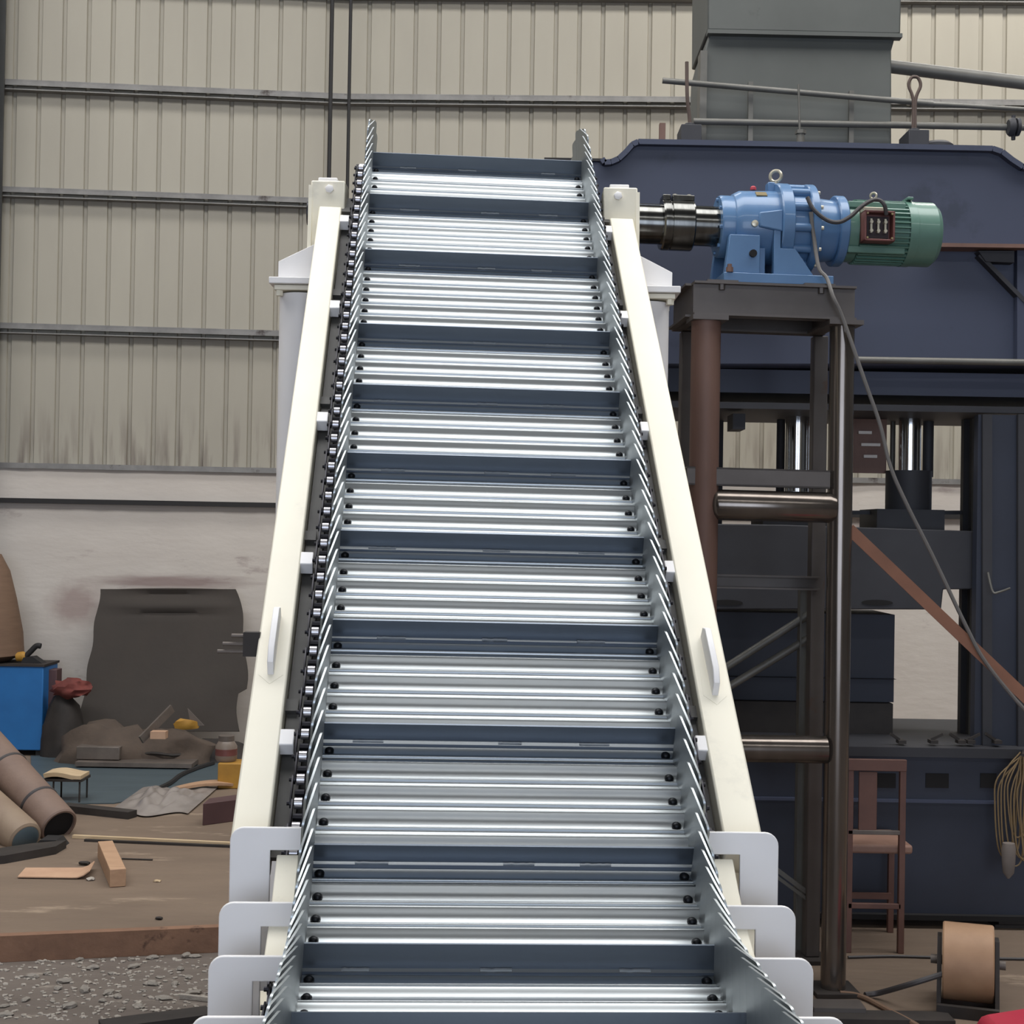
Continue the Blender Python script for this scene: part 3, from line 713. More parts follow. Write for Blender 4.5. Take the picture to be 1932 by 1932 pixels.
# cables
def gpt(px, py, v): u, z = gl(px, py, v); return G((u, v, z))
def smooth(pts, n=8):
    pts = [Vector(p) for p in pts]; out = []
    for i in range(len(pts) - 1):
        p0 = pts[max(i - 1, 0)]; p1 = pts[i]; p2 = pts[i + 1]; p3 = pts[min(i + 2, len(pts) - 1)]
        for k in range(n):
            t = k / n; out.append(.5 * ((2 * p1) + (p2 - p0) * t + (2 * p0 - 5 * p1 + 4 * p2 - p3) * t * t + (3 * p1 - p0 - 3 * p2 + p3) * t ** 3))
    return out + [pts[-1]]
pts = [gpt(1523, 372, -.215), gpt(1535, 395, -.225), gpt(1560, 415, -.225), gpt(1583, 419, -.225), gpt(1605, 408, -.225), gpt(1625, 390, -.22), gpt(1645, 378, -.215), gpt(1660, 378, -.215), gpt(1669, 388, -.215), gpt(1672, 405, -.2)]
one('motor_lead', MB().tube(smooth(pts), .0095, 8), 'cable', 'short dark cable looping into the open brown terminal box of the green motor', 'cable')
pts = [gpt(1530, 400, -.20), gpt(1536, 450, -.20), gpt(1545, 505, -.235), gpt(1560, 525, -.26), gpt(1572, 560, -.30), gpt(1590, 600, -.30), gpt(1632, 720, -.30), gpt(1660, 800, -.30), gpt(1680, 880, -.30), gpt(1710, 950, -.30), gpt(1760, 1050, -.30), gpt(1822, 1180, -.32), gpt(1860, 1250, -.33), gpt(1932, 1338, -.34), gpt(2020, 1425, -.35), gpt(2200, 1650, -.36), gpt(2330, 1830, -.36), gpt(2420, 1850, -.30)]
one('power_cable', MB().tube(smooth(pts), .009, 8), 'cablelt', 'long grey cable hanging from the gearbox down past the rusty brace', 'cable')

# ================================================================== MOTOR STAND
st = thing('motor_stand', 'rusty welded steel stand of pipes and beams under the blue gear motor', 'stand', G((1.0, 0, -AX.z)))
def ibeam(p0, p1, w, h, name, mt_n, par=st):
    p0, p1 = Vector(p0), Vector(p1); mb = MB(); d = (p1 - p0).normalized(); up = Vector((0, 0, 1)); up = (up - d * d.dot(up)).normalized()
    mb.beam(p0 + up * (h / 2 - .006), p1 + up * (h / 2 - .006), w, .012); mb.beam(p0 - up * (h / 2 - .006), p1 - up * (h / 2 - .006), w, .012); mb.beam(p0, p1, .010, h - .02)
    return obj(name, mb, mt_n, par)
VFs = -.27
u0, z1 = gl(1311, 536, VFs); u1, z0 = gl(1616, 607, VFs); _, z0b = gl(1311, 600, VFs)
hh = z1 - z0b
zc = (z1 + z0b) / 2
# channel beams: web facing the camera, flanges pointing back
def channel(ua, ub, v, zc, h, dep, name, mt_n):
    mb = MB(G); mb.box(ua, ub, v, v + .010, zc - h / 2, zc + h / 2)
    s = 1 if dep > 0 else -1
    mb.box(ua, ub, min(v - .03, v - .03), v + .05, zc + h / 2 - .010, zc + h / 2); mb.box(ua, ub, v - .03, v + .05, zc - h / 2, zc - h / 2 + .010)
    return obj(name, mb, mt_n, st)
zc_top = z_base - hh / 2 - .012
channel(u0, u1, VFs + .03, zc_top, hh, .05, 'top_beam', 'ibeam')
channel(u0, u1, .24, zc_top, hh, .05, 'top_beam', 'ibeam')
for u in (u0 + .004, u1 - .06):
    mb = MB(G); mb.box(u, u + .010, VFs + .08, .24, zc_top - hh / 2, zc_top + hh / 2); mb.box(u - .03, u + .05, VFs + .08, .24, zc_top + hh / 2 - .010, zc_top + hh / 2); mb.box(u - .03, u + .05, VFs + .08, .24, zc_top - hh / 2, zc_top - hh / 2 + .01)
    obj('end_beam', mb, 'ibeam', st)
for px in (1366, 1550):
    u = gu(px, 538, VFs); obj('mount_pad', MB(G).box(u - .07, u + .07, VFs + .02, .24, z_base - .0125, z_base - .001), 'ibeam', st)
for px in (1364, 1552):
    u = gu(px, 548, VFs); obj('mount_bolt', MB(G).cyl((u, VFs + .02, zc_top + hh / 2 - .035), (u, VFs + .02, zc_top + hh / 2 - .01), .014, n=6), 'ibeam', st)
zlow = zc_top - hh / 2
def zground(u, v): return (0.0 - AX.z) - u * ru.z
# left front leg (oxide red round-cornered tube)
ul = gu(1331, 700, -.2); ur = gu(1585, 900, -.2)
rl = .066; rr_ = .056
lg = obj('leg', MB(G).lathe([(0, rl), (zlow - .02 - zground(ul, 0) - .02, rl)], (ul, -.2, zground(ul, 0) + .02), (0, 0, 1), 32), 'rustleg', st)
obj('cap_plate', MB(G).box(ul - .075, ul + .085, -.28, -.12, zlow - .022, zlow - .001), 'ibeam', lg)
lg2 = obj('leg', MB(G).lathe([(0, rr_), (zlow - .02 - zground(ur, 0) - .02, rr_)], (ur, -.2, zground(ur, 0) + .02), (0, 0, 1), 32), 'pole', st)
obj('cap_plate', MB(G).box(ur - .08, ur + .075, -.28, -.12, zlow - .022, zlow - .001), 'ibeam', lg2)
for u in (ul + .01, ur + .035):
    obj('leg', MB(G).box(u - .035, u + .035, .25, .32, zground(u, 0) + .02, zlow - .001), 'ibeam', st, bev=.006)
for u, v in ((ul, -.2), (ur, -.2), (ul, .285), (ur, .285)):
    obj('foot_plate', MB(G).box(u - .1, u + .1, v - .1, v + .1, zground(u, 0), zground(u, 0) + .02), 'scrapdark', st)
def hbar(x0, y0, x1, y1, v, name, mt_n, bev=.003, dep=.06):
    a = gl(x0, y0, v); b = gl(x1, y1, v); return obj(name, MB(G).box(a[0], b[0], v, v + dep, b[1], a[1]), mt_n, st, bev=bev)
# upper cross channel between legs
ua_, za_ = gl(1297, 880, -.245); ub_, zb_ = gl(1566, 922, -.245)
mb = MB(G); mb.box(ua_, ub_, -.245, -.236, zb_, za_); mb.box(ua_, ub_, -.245, -.19, za_ - .008, za_); mb.box(ua_, ub_, -.245, -.19, zb_, zb_ + .008); obj('cross_channel', mb, 'ibeam', st)
# large pipe between legs
ua_, zm = gl(1338, 952, -.2); ub_, _ = gl(1572, 952, -.2)
mb = MB(G); mb.lathe([(ua_, .045), (ua_ + .012, .062), (ua_ + .03, .069), (ub_ - .03, .069), (ub_, .060)], (0, -.21, zm), (1, 0, 0), 32); obj('cross_pipe', mb, 'pole', st)
ua_, zm = gl(1380, 1411, -.2); ub_, _ = gl(1556, 1411, -.2)
mb = MB(G); mb.lathe([(ul + .05, .062), (ub_, .062)], (0, -.21, zm), (1, 0, 0), 32); obj('cross_pipe', mb, 'pole', st)
ua_, za_ = gl(1347, 1083, .25); ub_, zb_ = gl(1524, 1113, .25)
mb = MB(G); mb.box(ua_ - .05, ub_ + .05, .245, .253, zb_, za_); mb.box(ua_ - .05, ub_ + .05, .20, .245, za_ - .008, za_); mb.box(ua_ - .05, ub_ + .05, .20, .245, zb_, zb_ + .008); obj('cross_channel', mb, 'ibeam', st)
for (xa, ya, xb, yb) in ((1370, 1258, 1523, 1158), (1380, 1292, 1523, 1203)):
    mb = MB(); mb.tube([gpt(xa - 60, ya + (ya - yb) / (xb - xa) * 60, .36), gpt(xb + 5, yb, .36)], .019, 12); obj('diagonal_pipe', mb, 'greypipe', st)
a = gl(1508, 1112, .36); b = gl(1524, 1850, .36)
mb = MB(G); mb.box(a[0], a[0] + .008, .335, .385, zground(a[0], 0), a[1]); mb.box(a[0], a[0] + .045, .378, .386, zground(a[0], 0), a[1]); obj('angle_post', mb, 'greypipe', st)
a = gl(1581, 1040, -.12); b = gl(1604, 1875, -.12)
mb = MB(G); mb.box(a[0], a[0] + .06, -.135, -.127, zground(a[0], 0), a[1]); mb.box(a[0] + .052, a[0] + .06, -.127, -.07, zground(a[0], 0), a[1]); obj('angle_post', mb, 'ibeam', st)
# rusty brace to the right
p0 = gpt(1602, 998, -.2); p1 = gpt(1990, 1368, -.36); p1 = p0 + (p1 - p0) * ((p0.z - .02) / (p0.z - p1.z))
mb = MB(); mb.beam(p0, p1, .010, .052); d = (p1 - p0).normalized(); mb.beam(p0 + Vector((0, .03, .022)), p1 + Vector((0, .03, .022)), .06, .010)
obj('diagonal_brace', mb, 'brace', st)

# ================================================================== PRESS
YP = 7.60
pr = thing('hydraulic_press', 'huge navy blue hydraulic press with chrome columns behind the gear motor stand', 'press', (2.6, 8.1, 0))
def pp(px, py, Y=YP): q = atY(px, py, Y); return (q.x, q.z)
def pprism(name, pts, y0, y1, mt_n, par=pr, bev=0, Yref=None):
    return obj(name, MB().prism([pp(x, y, Yref or y0) for x, y in pts], y0, y1), mt_n, par, bev=bev)
def pbox(name, x0, y0, x1, y1, Y0, Y1, mt_n, par=pr, bev=0):
    a = pp(x0, y0, Y0); b = pp(x1, y1, Y0); return obj(name, MB().box(min(a[0], b[0]), max(a[0], b[0]), Y0, Y1, min(a[1], b[1]), max(a[1], b[1])), mt_n, par, bev=bev)
crown = [(1000, 300), (1135, 303), (1140, 310), (1152, 309), (1166, 303), (1180, 290), (1192, 276), (1203, 271), (1535, 277), (1868, 284), (1886, 290), (1905, 305), (1925, 318), (2060, 330), (2060, 460), (1760, 460), (1758, 470), (1840, 480), (1932, 570), (2060, 640), (2060, 690), (1000, 690)]
crown = [(1000, 300), (1135, 303), (1140, 310), (1152, 309), (1166, 303), (1180, 290), (1192, 276), (1203, 271), (1535, 277), (1868, 284), (1886, 290), (1905, 305), (1925, 318), (2060, 330), (2060, 690), (1000, 690)]
cw = pprism('crown', crown, YP, YP + 1.0, 'press', bev=.012)
# flange lip along the top edge of the crown
tp = crown[1:14]
mb = MB(); pts = [atY(x, y, YP) for x, y in tp]
for a, b in zip(pts, pts[1:]):
    a2, b2 = Vector((a.x, YP - .02, a.z)), Vector((b.x, YP - .02, b.z)); mb.beam(a2, b2, .05, .028)
obj('top_flange', mb, 'press', cw)
pbox('top_plate', 1027, 297, 1142, 304, YP - .01, YP + .4, 'black', cw)
# right bracket ledge and diagonal web
mb = MB(); mb.beam(atY(1755, 466, YP - .06), atY(2060, 470, YP - .06), .12, .020); obj('ledge', mb, 'rustleg', cw)
mb = MB().prism([pp(1838, 478, YP), pp(1905, 478, YP), pp(1905, 500, YP), pp(1852, 498, YP)], YP - .07, YP); obj('ledge_bracket', mb, 'pressdark', cw)
mb = MB(); mb.beam(atY(1845, 482, YP - .03), atY(1960, 600, YP - .03), .06, .022); obj('diagonal_rib', mb, 'pressdark', cw)
mb = MB(); mb.beam(atY(1925, 470, YP - .03), atY(1925, 690, YP - .03), .05, .05); obj('edge_rib', mb, 'press', cw)
# pipe along the lower crown edge
mb = MB().cyl(atY(1618, 679, YP - .08), atY(2060, 686, YP - .08), .018, n=14); obj('rail_pipe', mb, 'greypipe', cw)
# slide below crown
pbox('slide', 1000, 690, 2060, 752, YP + .12, YP + .95, 'press', pr)
pbox('slide_plate', 1000, 752, 2060, 782, YP + .05, YP + 1.0, 'pressdark', pr)
pbox('key_block', 1383, 780, 1406, 810, YP + .1, YP + .3, 'pressdark', pr)
# columns
def pcol(x0, x1, ya, yb, Yc, mt_n, name):
    a = atY(x0, ya, Yc); b = atY(x1, ya, Yc); c = atY(x0, yb, Yc); r = (b.x - a.x) / 2
    return obj(name, MB().cyl(((a.x + b.x) / 2, Yc, c.z), ((a.x + b.x) / 2, Yc, a.z), r, n=32), mt_n, pr)
pcol(1482, 1528, 770, 960, YP + .55, 'chrome', 'column'); pcol(1696, 1738, 770, 905, YP + .55, 'chrome', 'column')
pcol(1672, 1757, 888, 962, YP + .55, 'pressdark', 'column_sleeve'); pcol(1466, 1482, 775, 1000, YP + .75, 'pressdark', 'guide_rod'); pcol(1680, 1690, 780, 1000, YP + .75, 'greypipe', 'guide_rod')
pcol(1742, 1762, 780, 900, YP + .7, 'pressdark', 'guide_rod')
pcol(1200, 1250, 770, 1000, YP + .55, 'chrome', 'column')
pbox('column_base', 1655, 960, 1782, 1002, YP + .35, YP + .75, 'pressdark', pr)
pbox('column_base', 1440, 960, 1570, 1002, YP + .35, YP + .75, 'pressdark', pr)
# vented panel; daylight through its three slots is painted as pale bars
lv = pbox('vent_panel', 1606, 790, 1672, 893, YP + .60, YP + .63, 'rustleg', pr)
for y, x0, x1 in ((816, 1620, 1645), (839, 1625, 1661), (861, 1630, 1655)): pbox('vent_daylight', x0, y - 3, x1, y + 3, YP + .58, YP + .61, 'slot_daylight', lv)
pbox('back_plate', 1290, 775, 1362, 1000, YP + .9, YP + .95, 'pressdark', pr)
# right posts
pbox('thin_post', 1819, 780, 1829, 1420, YP + .5, YP + .55, 'pressdark', pr); pbox('thin_post', 1835, 780, 1846, 1420, YP + .45, YP + .5, 'greypipe', pr)
mb = MB(); mb.beam(atY(1600, 967, YP + .52), atY(1845, 967, YP + .52), .02, .022); obj('tie_bar', mb, 'pressdark', pr)
pbox('side_column', 1846, 782, 2060, 1425, YP + .05, YP + .12, 'navydark', pr)
mb = MB(); mb.beam(atY(1862, 782, YP + .03), atY(1862, 1425, YP + .03), .05, .02); mb.beam(atY(1930, 782, YP + .03), atY(1930, 1425, YP + .03), .06, .03); obj('column_rib', mb, 'pressdark', pr)
# lower table
tb_pts = [(1100, 985), (1480, 990), (1870, 1003), (1870, 1112), (1780, 1112), (1776, 1150), (1100, 1150)]
tbl = pprism('table', tb_pts, YP + .15, YP + .9, 'pressdark', bev=.006)
for x in (1372, 1655):
    a = atY(x, 1137, YP + .148); mb = MB(); mb.add([(a.x + .085 * math.cos(2 * PI * i / 20), YP + .15 - d, a.z + .016 * math.sin(2 * PI * i / 20)) for d in (-.02, .004) for i in range(20)], [tuple(range(20)), tuple(range(39, 19, -1))] + [(i, (i + 1) % 20, 20 + (i + 1) % 20, 20 + i) for i in range(20)]); obj('oval_slot', mb, 'hollow', tbl)
# lower frame
pbox('lower_frame', 1100, 1150, 1686, 1325, YP + .45, YP + .95, 'navydark', pr)
pbox('lower_frame_panel', 1100, 1318, 1684, 1402, YP + .40, YP + .95, 'scrapdark', pr)
pbox('frame_rib', 1100, 1272, 1692, 1282, YP + .40, YP + .46, 'pressdark', pr)
# base block
bs = pbox('base', 1100, 1402, 2060, 1738, YP - .05, YP + 1.1, 'navydark', pr, bev=.01)
pbox('base_ledge', 1100, 1400, 2060, 1434, YP - .09, YP + 1.1, 'pressdark', bs)
pbox('base_rib', 1100, 1504, 1880, 1512, YP - .08, YP - .04, 'press', bs)
for x0, x1 in ((1655, 1690), (1747, 1790), (1850, 1880)): pbox('base_hole', x0, 1459, x1, 1487, YP - .056, YP - .03, 'hollow', bs)
pbox('base_foot', 1100, 1716, 2060, 1742, YP - .09, YP, 'hollow', bs)
# hook rod on the right column
one('bent_rod', MB().tube(smooth([atY(1864, 1080, YP - .02), atY(1873, 1116, YP - .05), atY(1885, 1117, YP - .05), atY(1905, 1110, YP - .0)], 5), .006, 8), 'greypipe', 'thin bent grey rod hooked on the right column of the press', 'rod')
# clamps on the base ledge
for i, (x, y) in enumerate(((1700, 1402), (1760, 1402), (1812, 1404), (1830, 1400), (1880, 1404))):
    a = atY(x, 1402, YP + .0); mb = MB(); mb.box(a.x - .02, a.x + .02, YP - .03, YP + .03, a.z + .0, a.z + .018)
    mb.beam((a.x - .01, YP, a.z + .018), (a.x - .01 + (.06 if i % 2 else -.05), YP - .01, a.z + .05), .014, .014)
    one('clamp', mb, 'scrapdark', ('dark clamp on the press base ledge, %s' % ('leftmost of five', 'second from the left', 'third from the left', 'fourth from the left', 'rightmost of five')[i]), 'clamp', 'dark clamps on the press base')
# cylinder housing on top
hsg = thing('press_cylinder', 'grey box shaped cylinder housing rising from the top of the navy press', 'cylinder housing', (atY(1505, 275, 8.1).x, 8.1, atY(1505, 278, YP + .3).z))
YH = YP + .35
obj('lower_body', MB().prism([pp(x, y, YH) for x, y in ((1322, 300), (1330, 95), (1340, 58), (1690, 66), (1682, 95), (1682, 303))], YH, YH + .62), 'housing', hsg, bev=.008)
obj('upper_body', MB().prism([pp(x, y, YH - .04) for x, y in ((1335, 56), (1337, -260), (1706, -260), (1699, 63), (1690, 64))], YH - .04, YH + .66), 'housing', hsg, bev=.008)
mb = MB(); mb.beam(atY(1334, 62, YH - .02), atY(1700, 70, YH - .02), .06, .022); obj('collar', mb, 'housing', hsg)
pbox('side_fin', 1322, 95, 1332, 278, YH - .02, YH + .1, 'greypipe', hsg)
# pipe duct to the right
one('duct_pipe', MB().cyl(atY(1668, 124, YH + .3), atY(2060, 172, YH + .1), .038, n=20), 'greypipe', 'thick grey pipe sloping right from the press cylinder housing', 'pipe')
# railing pipes
YR_ = YP + .25
one('upper_rail', MB().cyl(atY(1250, 152, YR_), atY(1760, 196, YR_), .016, n=12).cyl(atY(1755, 196, YR_), atY(2060, 214, YR_), .012, n=12), 'greypipe', 'upper dark pipe running across in front of the cylinder housing', 'pipe')
rl_ = thing('pipe_rail', 'lower dark pipe rail with uprights on top of the navy press', 'pipe', atY(1600, 284, YR_))
obj('rail_pipe', MB().cyl(atY(1308, 229, YR_ + .03), atY(2060, 243, YR_ + .03), .018, n=12), 'greypipe', rl_)
for x, y0 in ((1416, 155), (1606, 172)): obj('upright', MB().beam(atY(x, y0, YR_ + .045), atY(x - 1, 290, YR_ + .045), .026, .026), 'greypipe', rl_)
a = atY(1912, 240, YR_); mb = MB()
mb.lathe([(-.03, .04), (-.015, .052), (.0, .052), (.0, .03), (.012, .03), (.012, .05), (.03, .05)], a, (1, 0, 0), 10); mb.cyl(a + Vector((0, 0, -.07)), a + Vector((0, 0, .065)), .012, n=8); obj('valve', mb, 'pressdark', rl_)
# lifting slings and nuts
def sling(px, ybase, ytop, label, loop):
    t = thing('lifting_sling', label, 'sling', atY(px, ybase, YP + .13))
    b = atY(px, ybase, YP + .13); b.z = atY(px, ybase + 4, YP).z
    mb = MB(); mb.box(b.x - .055, b.x + .055, YP + .03, YP + .23, b.z, b.z + .125); mb.cyl((b.x, YP + .13, b.z + .12), (b.x, YP + .13, b.z + .155), .03, n=6); obj('nut_block', mb, 'pressdark', t, bev=.004)
    top = atY(px, ytop, YP + .13)
    if loop:
        pts = [(b.x - .006, YP + .13, b.z + .12), (b.x - .006, YP + .13, top.z - .13), (b.x - .032, YP + .13, top.z - .05), (b.x - .02, YP + .13, top.z - .008), (b.x, YP + .13, top.z), (b.x + .02, YP + .13, top.z - .008), (b.x + .032, YP + .13, top.z - .05), (b.x + .006, YP + .13, top.z - .13), (b.x + .006, YP + .13, b.z + .12)]
        obj('rope_loop', MB().tube(smooth(pts, 5), .009, 8), 'rope', t)
    else:
        pts = [(b.x + .004, YP + .13, b.z + .12), (b.x + .0, YP + .13, b.z + .19), (b.x - .015, YP + .12, b.z + .30), (b.x - .02, YP + .12, top.z)]
        obj('rope_end', MB().tube(smooth(pts, 5), .010, 8), 'rope', t)
    return t
sling(1300, 271, 118, 'frayed upright wire rope on a nut block left of the cylinder housing', False)
sling(1724, 281, 145, 'looped wire rope sling on a nut block right of the cylinder housing', True)
a = atY(1510, 278, YP + .12); a.z = atY(1510, 280, YP).z; mb = MB(); mb.box(a.x - .06, a.x + .06, YP + .07, YP + .17, a.z, a.z + .035); mb.cyl((a.x, YP + .12, a.z + .03), (a.x, YP + .12, a.z + .11), .022, n=10); mb.cyl((a.x, YP + .12, a.z + .11), (a.x, YP + .12, a.z + .13), .030, n=6)
mb.tube([(a.x - .005, YP + .12, a.z + .13), (a.x - .008, YP + .12, a.z + .22), (a.x - .015, YP + .12, a.z + .38)], .006, 6)
one('pipe_fitting', mb, 'greypipe', 'small upright pipe fitting in the middle of the press top', 'fitting')
a = atY(1249, 272, YP + .1); one('steel_stub', MB().box(a.x - .016, a.x + .016, YP + .08, YP + .12, a.z, a.z + .11), 'rustleg', 'short rusty stub standing on the left end of the press top', 'stub')
a = atY(1772, 281, YP + .2); one('steel_disc', MB().lathe([(0, .09), (.03, .09), (.045, .07)], (a.x, YP + .25, a.z), (0, 0, 1), 20), 'pressdark', 'low dark round steel disc beside the looped sling on the press', 'disc')

# ================================================================== RIGHT FLOOR
# brown chair seen from behind
ch = thing('chair', 'rust brown metal chair standing against the navy press base', 'chair', atZ(1660, 1795, 0))
Yc = atZ(1705, 1800, 0).y
def cbox(name, x0, y0, x1, y1, Y, d, mt_n='chairbrown', par=ch):
    a = atY(x0, y0, Y); b = atY(x1, y1, Y); return obj(name, MB().box(a.x, b.x, Y, Y + d, b.z, a.z), mt_n, par, bev=.003)
for x in (1600, 1699):
    a = atY(x, 1440, Yc); obj('back_post', MB().box(a.x, a.x + .03, Yc, Yc + .03, 0, a.z), 'chairbrown', ch, bev=.003)
cbox('top_rail', 1600, 1432, 1711, 1456, Yc - .004, .022); cbox('back_slat', 1621, 1456, 1654, 1568, Yc + .004, .012)
cbox('lower_rail', 1600, 1566, 1700, 1576, Yc, .02, 'scrap')
a = atY(1600, 1593, Yc + .04); b = atY(1722, 1612, Yc + .04)
obj('seat', MB().box(a.x - .02, b.x, Yc + .035, Yc + .42, b.z, a.z), 'seat', ch, bev=.012)
obj('stretcher', MB().box(a.x, b.x - .02, Yc + .34, Yc + .36, .18, .21), 'chairbrown', ch)
for x in (a.x, b.x - .03): obj('front_leg', MB().box(x, x + .03, Yc + .37, Yc + .40, 0, b.z), 'chairbrown', ch, bev=.003)
cbox('stretcher', 1600, 1704, 1700, 1716, Yc, .02)
# wheel drum
Yd = 6.30; a = atY(1780, 1830, Yd); b = atY(1872, 1830, Yd); rd = .165; zc_ = rd + .005
dr = thing('wheel_drum', 'tan rimmed wheel between dark side plates on the floor at right', 'wheel', ((a.x + b.x) / 2, Yd, 0))
obj('rim', MB().lathe([(0, rd - .005), (.006, rd), (b.x - a.x - .006, rd), (b.x - a.x, rd - .005)], (a.x, Yd, zc_ + .02), (1, 0, 0), 40), 'tan', dr)
for x in (a.x - .022, b.x + .004):
    obj('side_plate', MB().prism([(Yd - .05, zc_ + rd * .8), (Yd + .09, zc_ + rd * .7), (Yd + .16, 0), (Yd - .17, 0), (Yd - .13, .1)], x, x + .018, axis=0), 'scrapdark', dr)
dr.rotation_euler.z = -.30
obj('axle', MB().cyl((a.x - .05, Yd, zc_ + .02), (b.x + .05, Yd, zc_ + .02), .02), 'scrap', dr)
obj('frame_bar', MB().box(a.x - .02, b.x + .02, Yd - .20, Yd - .17, .0, .05), 'scrapdark', dr)
one('cable_bar', MB().tube(smooth([atZ(1632, 1877, .02), atZ(1660, 1873, .03), atY(1720, 1856, 6.2), atY(1778, 1838, 6.2)], 5), .013, 8), 'cable', 'dark bar leaning from the stand foot to the tan wheel', 'bar')
one('floor_hose', MB().tube(smooth([atZ(1585, 1874, .015), atZ(1625, 1880, .012), atZ(1680, 1908, .012), atZ(1730, 1935, .012), atZ(1800, 1985, .012)], 5), .012, 8), 'brownroll', 'brown hose on the floor running from the stand foot to the lower right', 'hose')
one('floor_cable', MB().tube(smooth([atZ(1600, 1806, .008), atZ(1680, 1804, .008), atZ(1760, 1806, .008), atZ(1850, 1808, .008), atZ(2000, 1810, .008)], 5), .007, 6), 'cable', 'thin dark cable lying straight across the floor behind the tan wheel', 'cable')
p = [atZ(1520, 1908, .03), atZ(1615, 1906, .03)]
mb = MB(); a = atZ(1525, 1893, .02); b = atZ(1620, 1893, .02); mb.box(a.x, b.x, a.y - .12, a.y, 0, .04); one('base_channel', mb, 'ibeam', 'short steel channel at the foot of the motor stand', 'steel channel')
mb = MB(); a = atZ(1500, 1922, .0); b = atZ(1790, 1922, .0); mb.box(a.x, b.x, a.y - .06, a.y + .06, 0, .022); one('floor_plate', mb, 'scrapdark', 'dark flat steel strip on the floor at the bottom right', 'steel strip')
# red casing
a = atY(1838, 1903, 5.75); b = atY(2040, 1880, 5.75)
rc_ = thing('red_casing', 'red rounded machine casing cut by the bottom right corner', 'casing', (a.x + .3, 5.5, -.11))
mb = MB(); mb.prism([(a.x, a.z - .06), (a.x + .02, a.z - .02), (a.x + .06, a.z - .012), (a.x + .30, a.z + .03), (a.x + .62, a.z + .06), (a.x + .62, -.11), (a.x + .05, -.11)], 5.35, 5.75); obj('body', mb, 'red', rc_, bev=.025)
obj('recess', MB().prism([(a.x + .09, a.z - .06), (a.x + .33, a.z - .02), (a.x + .60, a.z + .01), (a.x + .60, -.05), (a.x + .1, -.05)], 5.335, 5.36), 'maroon', rc_)
# wire bundle and bag hanging on the press column
wb = thing('wire_bundle', 'hanging loops of dull yellow wire on the right press column', 'wire', atY(1905, 1650, YP - .2))
for i in range(9):
    rn2 = random.Random(i); xx = 1883 + i * 6; w1 = 16 + rn2.random() * 16; yb = 1560 + rn2.random() * 60; y0 = 1418 + rn2.random() * 20
    pts = [atY(1925 + rn2.random() * 8, y0, YP - .16 - .008 * i), atY(xx, y0 + 40, YP - .16 - .008 * i), atY(xx - 6, (y0 + yb) / 2, YP - .16 - .008 * i), atY(xx + 2, yb, YP - .16 - .008 * i), atY(xx + w1, yb + 8, YP - .16 - .008 * i), atY(xx + w1 + 6, (y0 + yb) / 2, YP - .16 - .008 * i), atY(1930, y0 + 5, YP - .16 - .008 * i)]
    obj('wire_loop', MB().tube(smooth(pts, 6), .0042, 6), 'wire', wb)
obj('hook', MB().tube([atY(1930, 1425, YP - .26), atY(1932, 1415, YP - .02)], .008, 8), 'scrapdark', wb)
a = atY(1887, 1590, YP - .27); b = atY(1911, 1655, YP - .27)
mb = MB(); mb.lathe([(0, .006), (.03, .028), (.09, .034), (.15, .036), (.18, .030)], ((a.x + b.x) / 2, YP - .3, b.z), (0, 0, 1), 14); one('small_bag', mb, 'bag', 'small grey pouch hanging under the dull yellow wire loops', 'bag')
a = atZ(1915, 1742, 0); mb = MB(); 
ps = thing('floor_post', 'dark post with stacked plates at the right edge below the wire loops', 'post', (a.x, a.y, 0))
obj('post', MB().cyl((a.x, a.y, .02), (a.x, a.y, .36), .03, n=12), 'scrapdark', ps)
for i in range(3): obj('plate', MB().box(a.x - .14 + .02 * i, a.x + .2, a.y - .1, a.y + .1, .02 * i + .0, .02 * i + .018), 'scrapdark', ps)

# thin pale bar behind the first rib on the right
mb = MB(); mb.beam(gpt(1400, 1592, .27), gpt(1540, 1696, .27), .012, .022); mb.beam(gpt(1400, 1606, .27), gpt(1540, 1709, .27), .012, .016)
obj('lower_brace', mb, 'greypipe', st)

# ================================================================== LEFT SIDE
# vertical hanging cables by the wall
for x, nm in ((624, 'left'), (660, 'right')):
    a = atY(x + 3 if x < 650 else x + 2, 0, 13.2); one('hanging_cable', MB().cyl((a.x, 13.2, 3.2), (a.x, 13.2, 9.19), .019 if x < 650 else .016, n=10), 'black', 'dark vertical cable hanging before the sheet wall, the %s one of two' % nm, 'cable', 'vertical cables above the conveyor head')
# blue cabinet
Yk = 12.55
a = atY(82, 1258, Yk); b = atY(82, 1420, Yk)
cb = thing('blue_cabinet', 'bright blue steel cabinet against the plaster wall at the left edge', 'cabinet', (a.x - .35, Yk + .2, 0))
obj('body', MB().box(a.x - .75, a.x, Yk, Yk + .40, .05, a.z), 'cabinet', cb, bev=.008)
obj('top_edge', MB().box(a.x - .76, a.x + .012, Yk - .012, Yk + .41, a.z, a.z + .02), 'scrapdark', cb)
for x in (a.x - .7, a.x - .06): obj('foot', MB().box(x, x + .05, Yk + .02, Yk + .38, 0, .05), 'black', cb)
ztop = a.z + .02
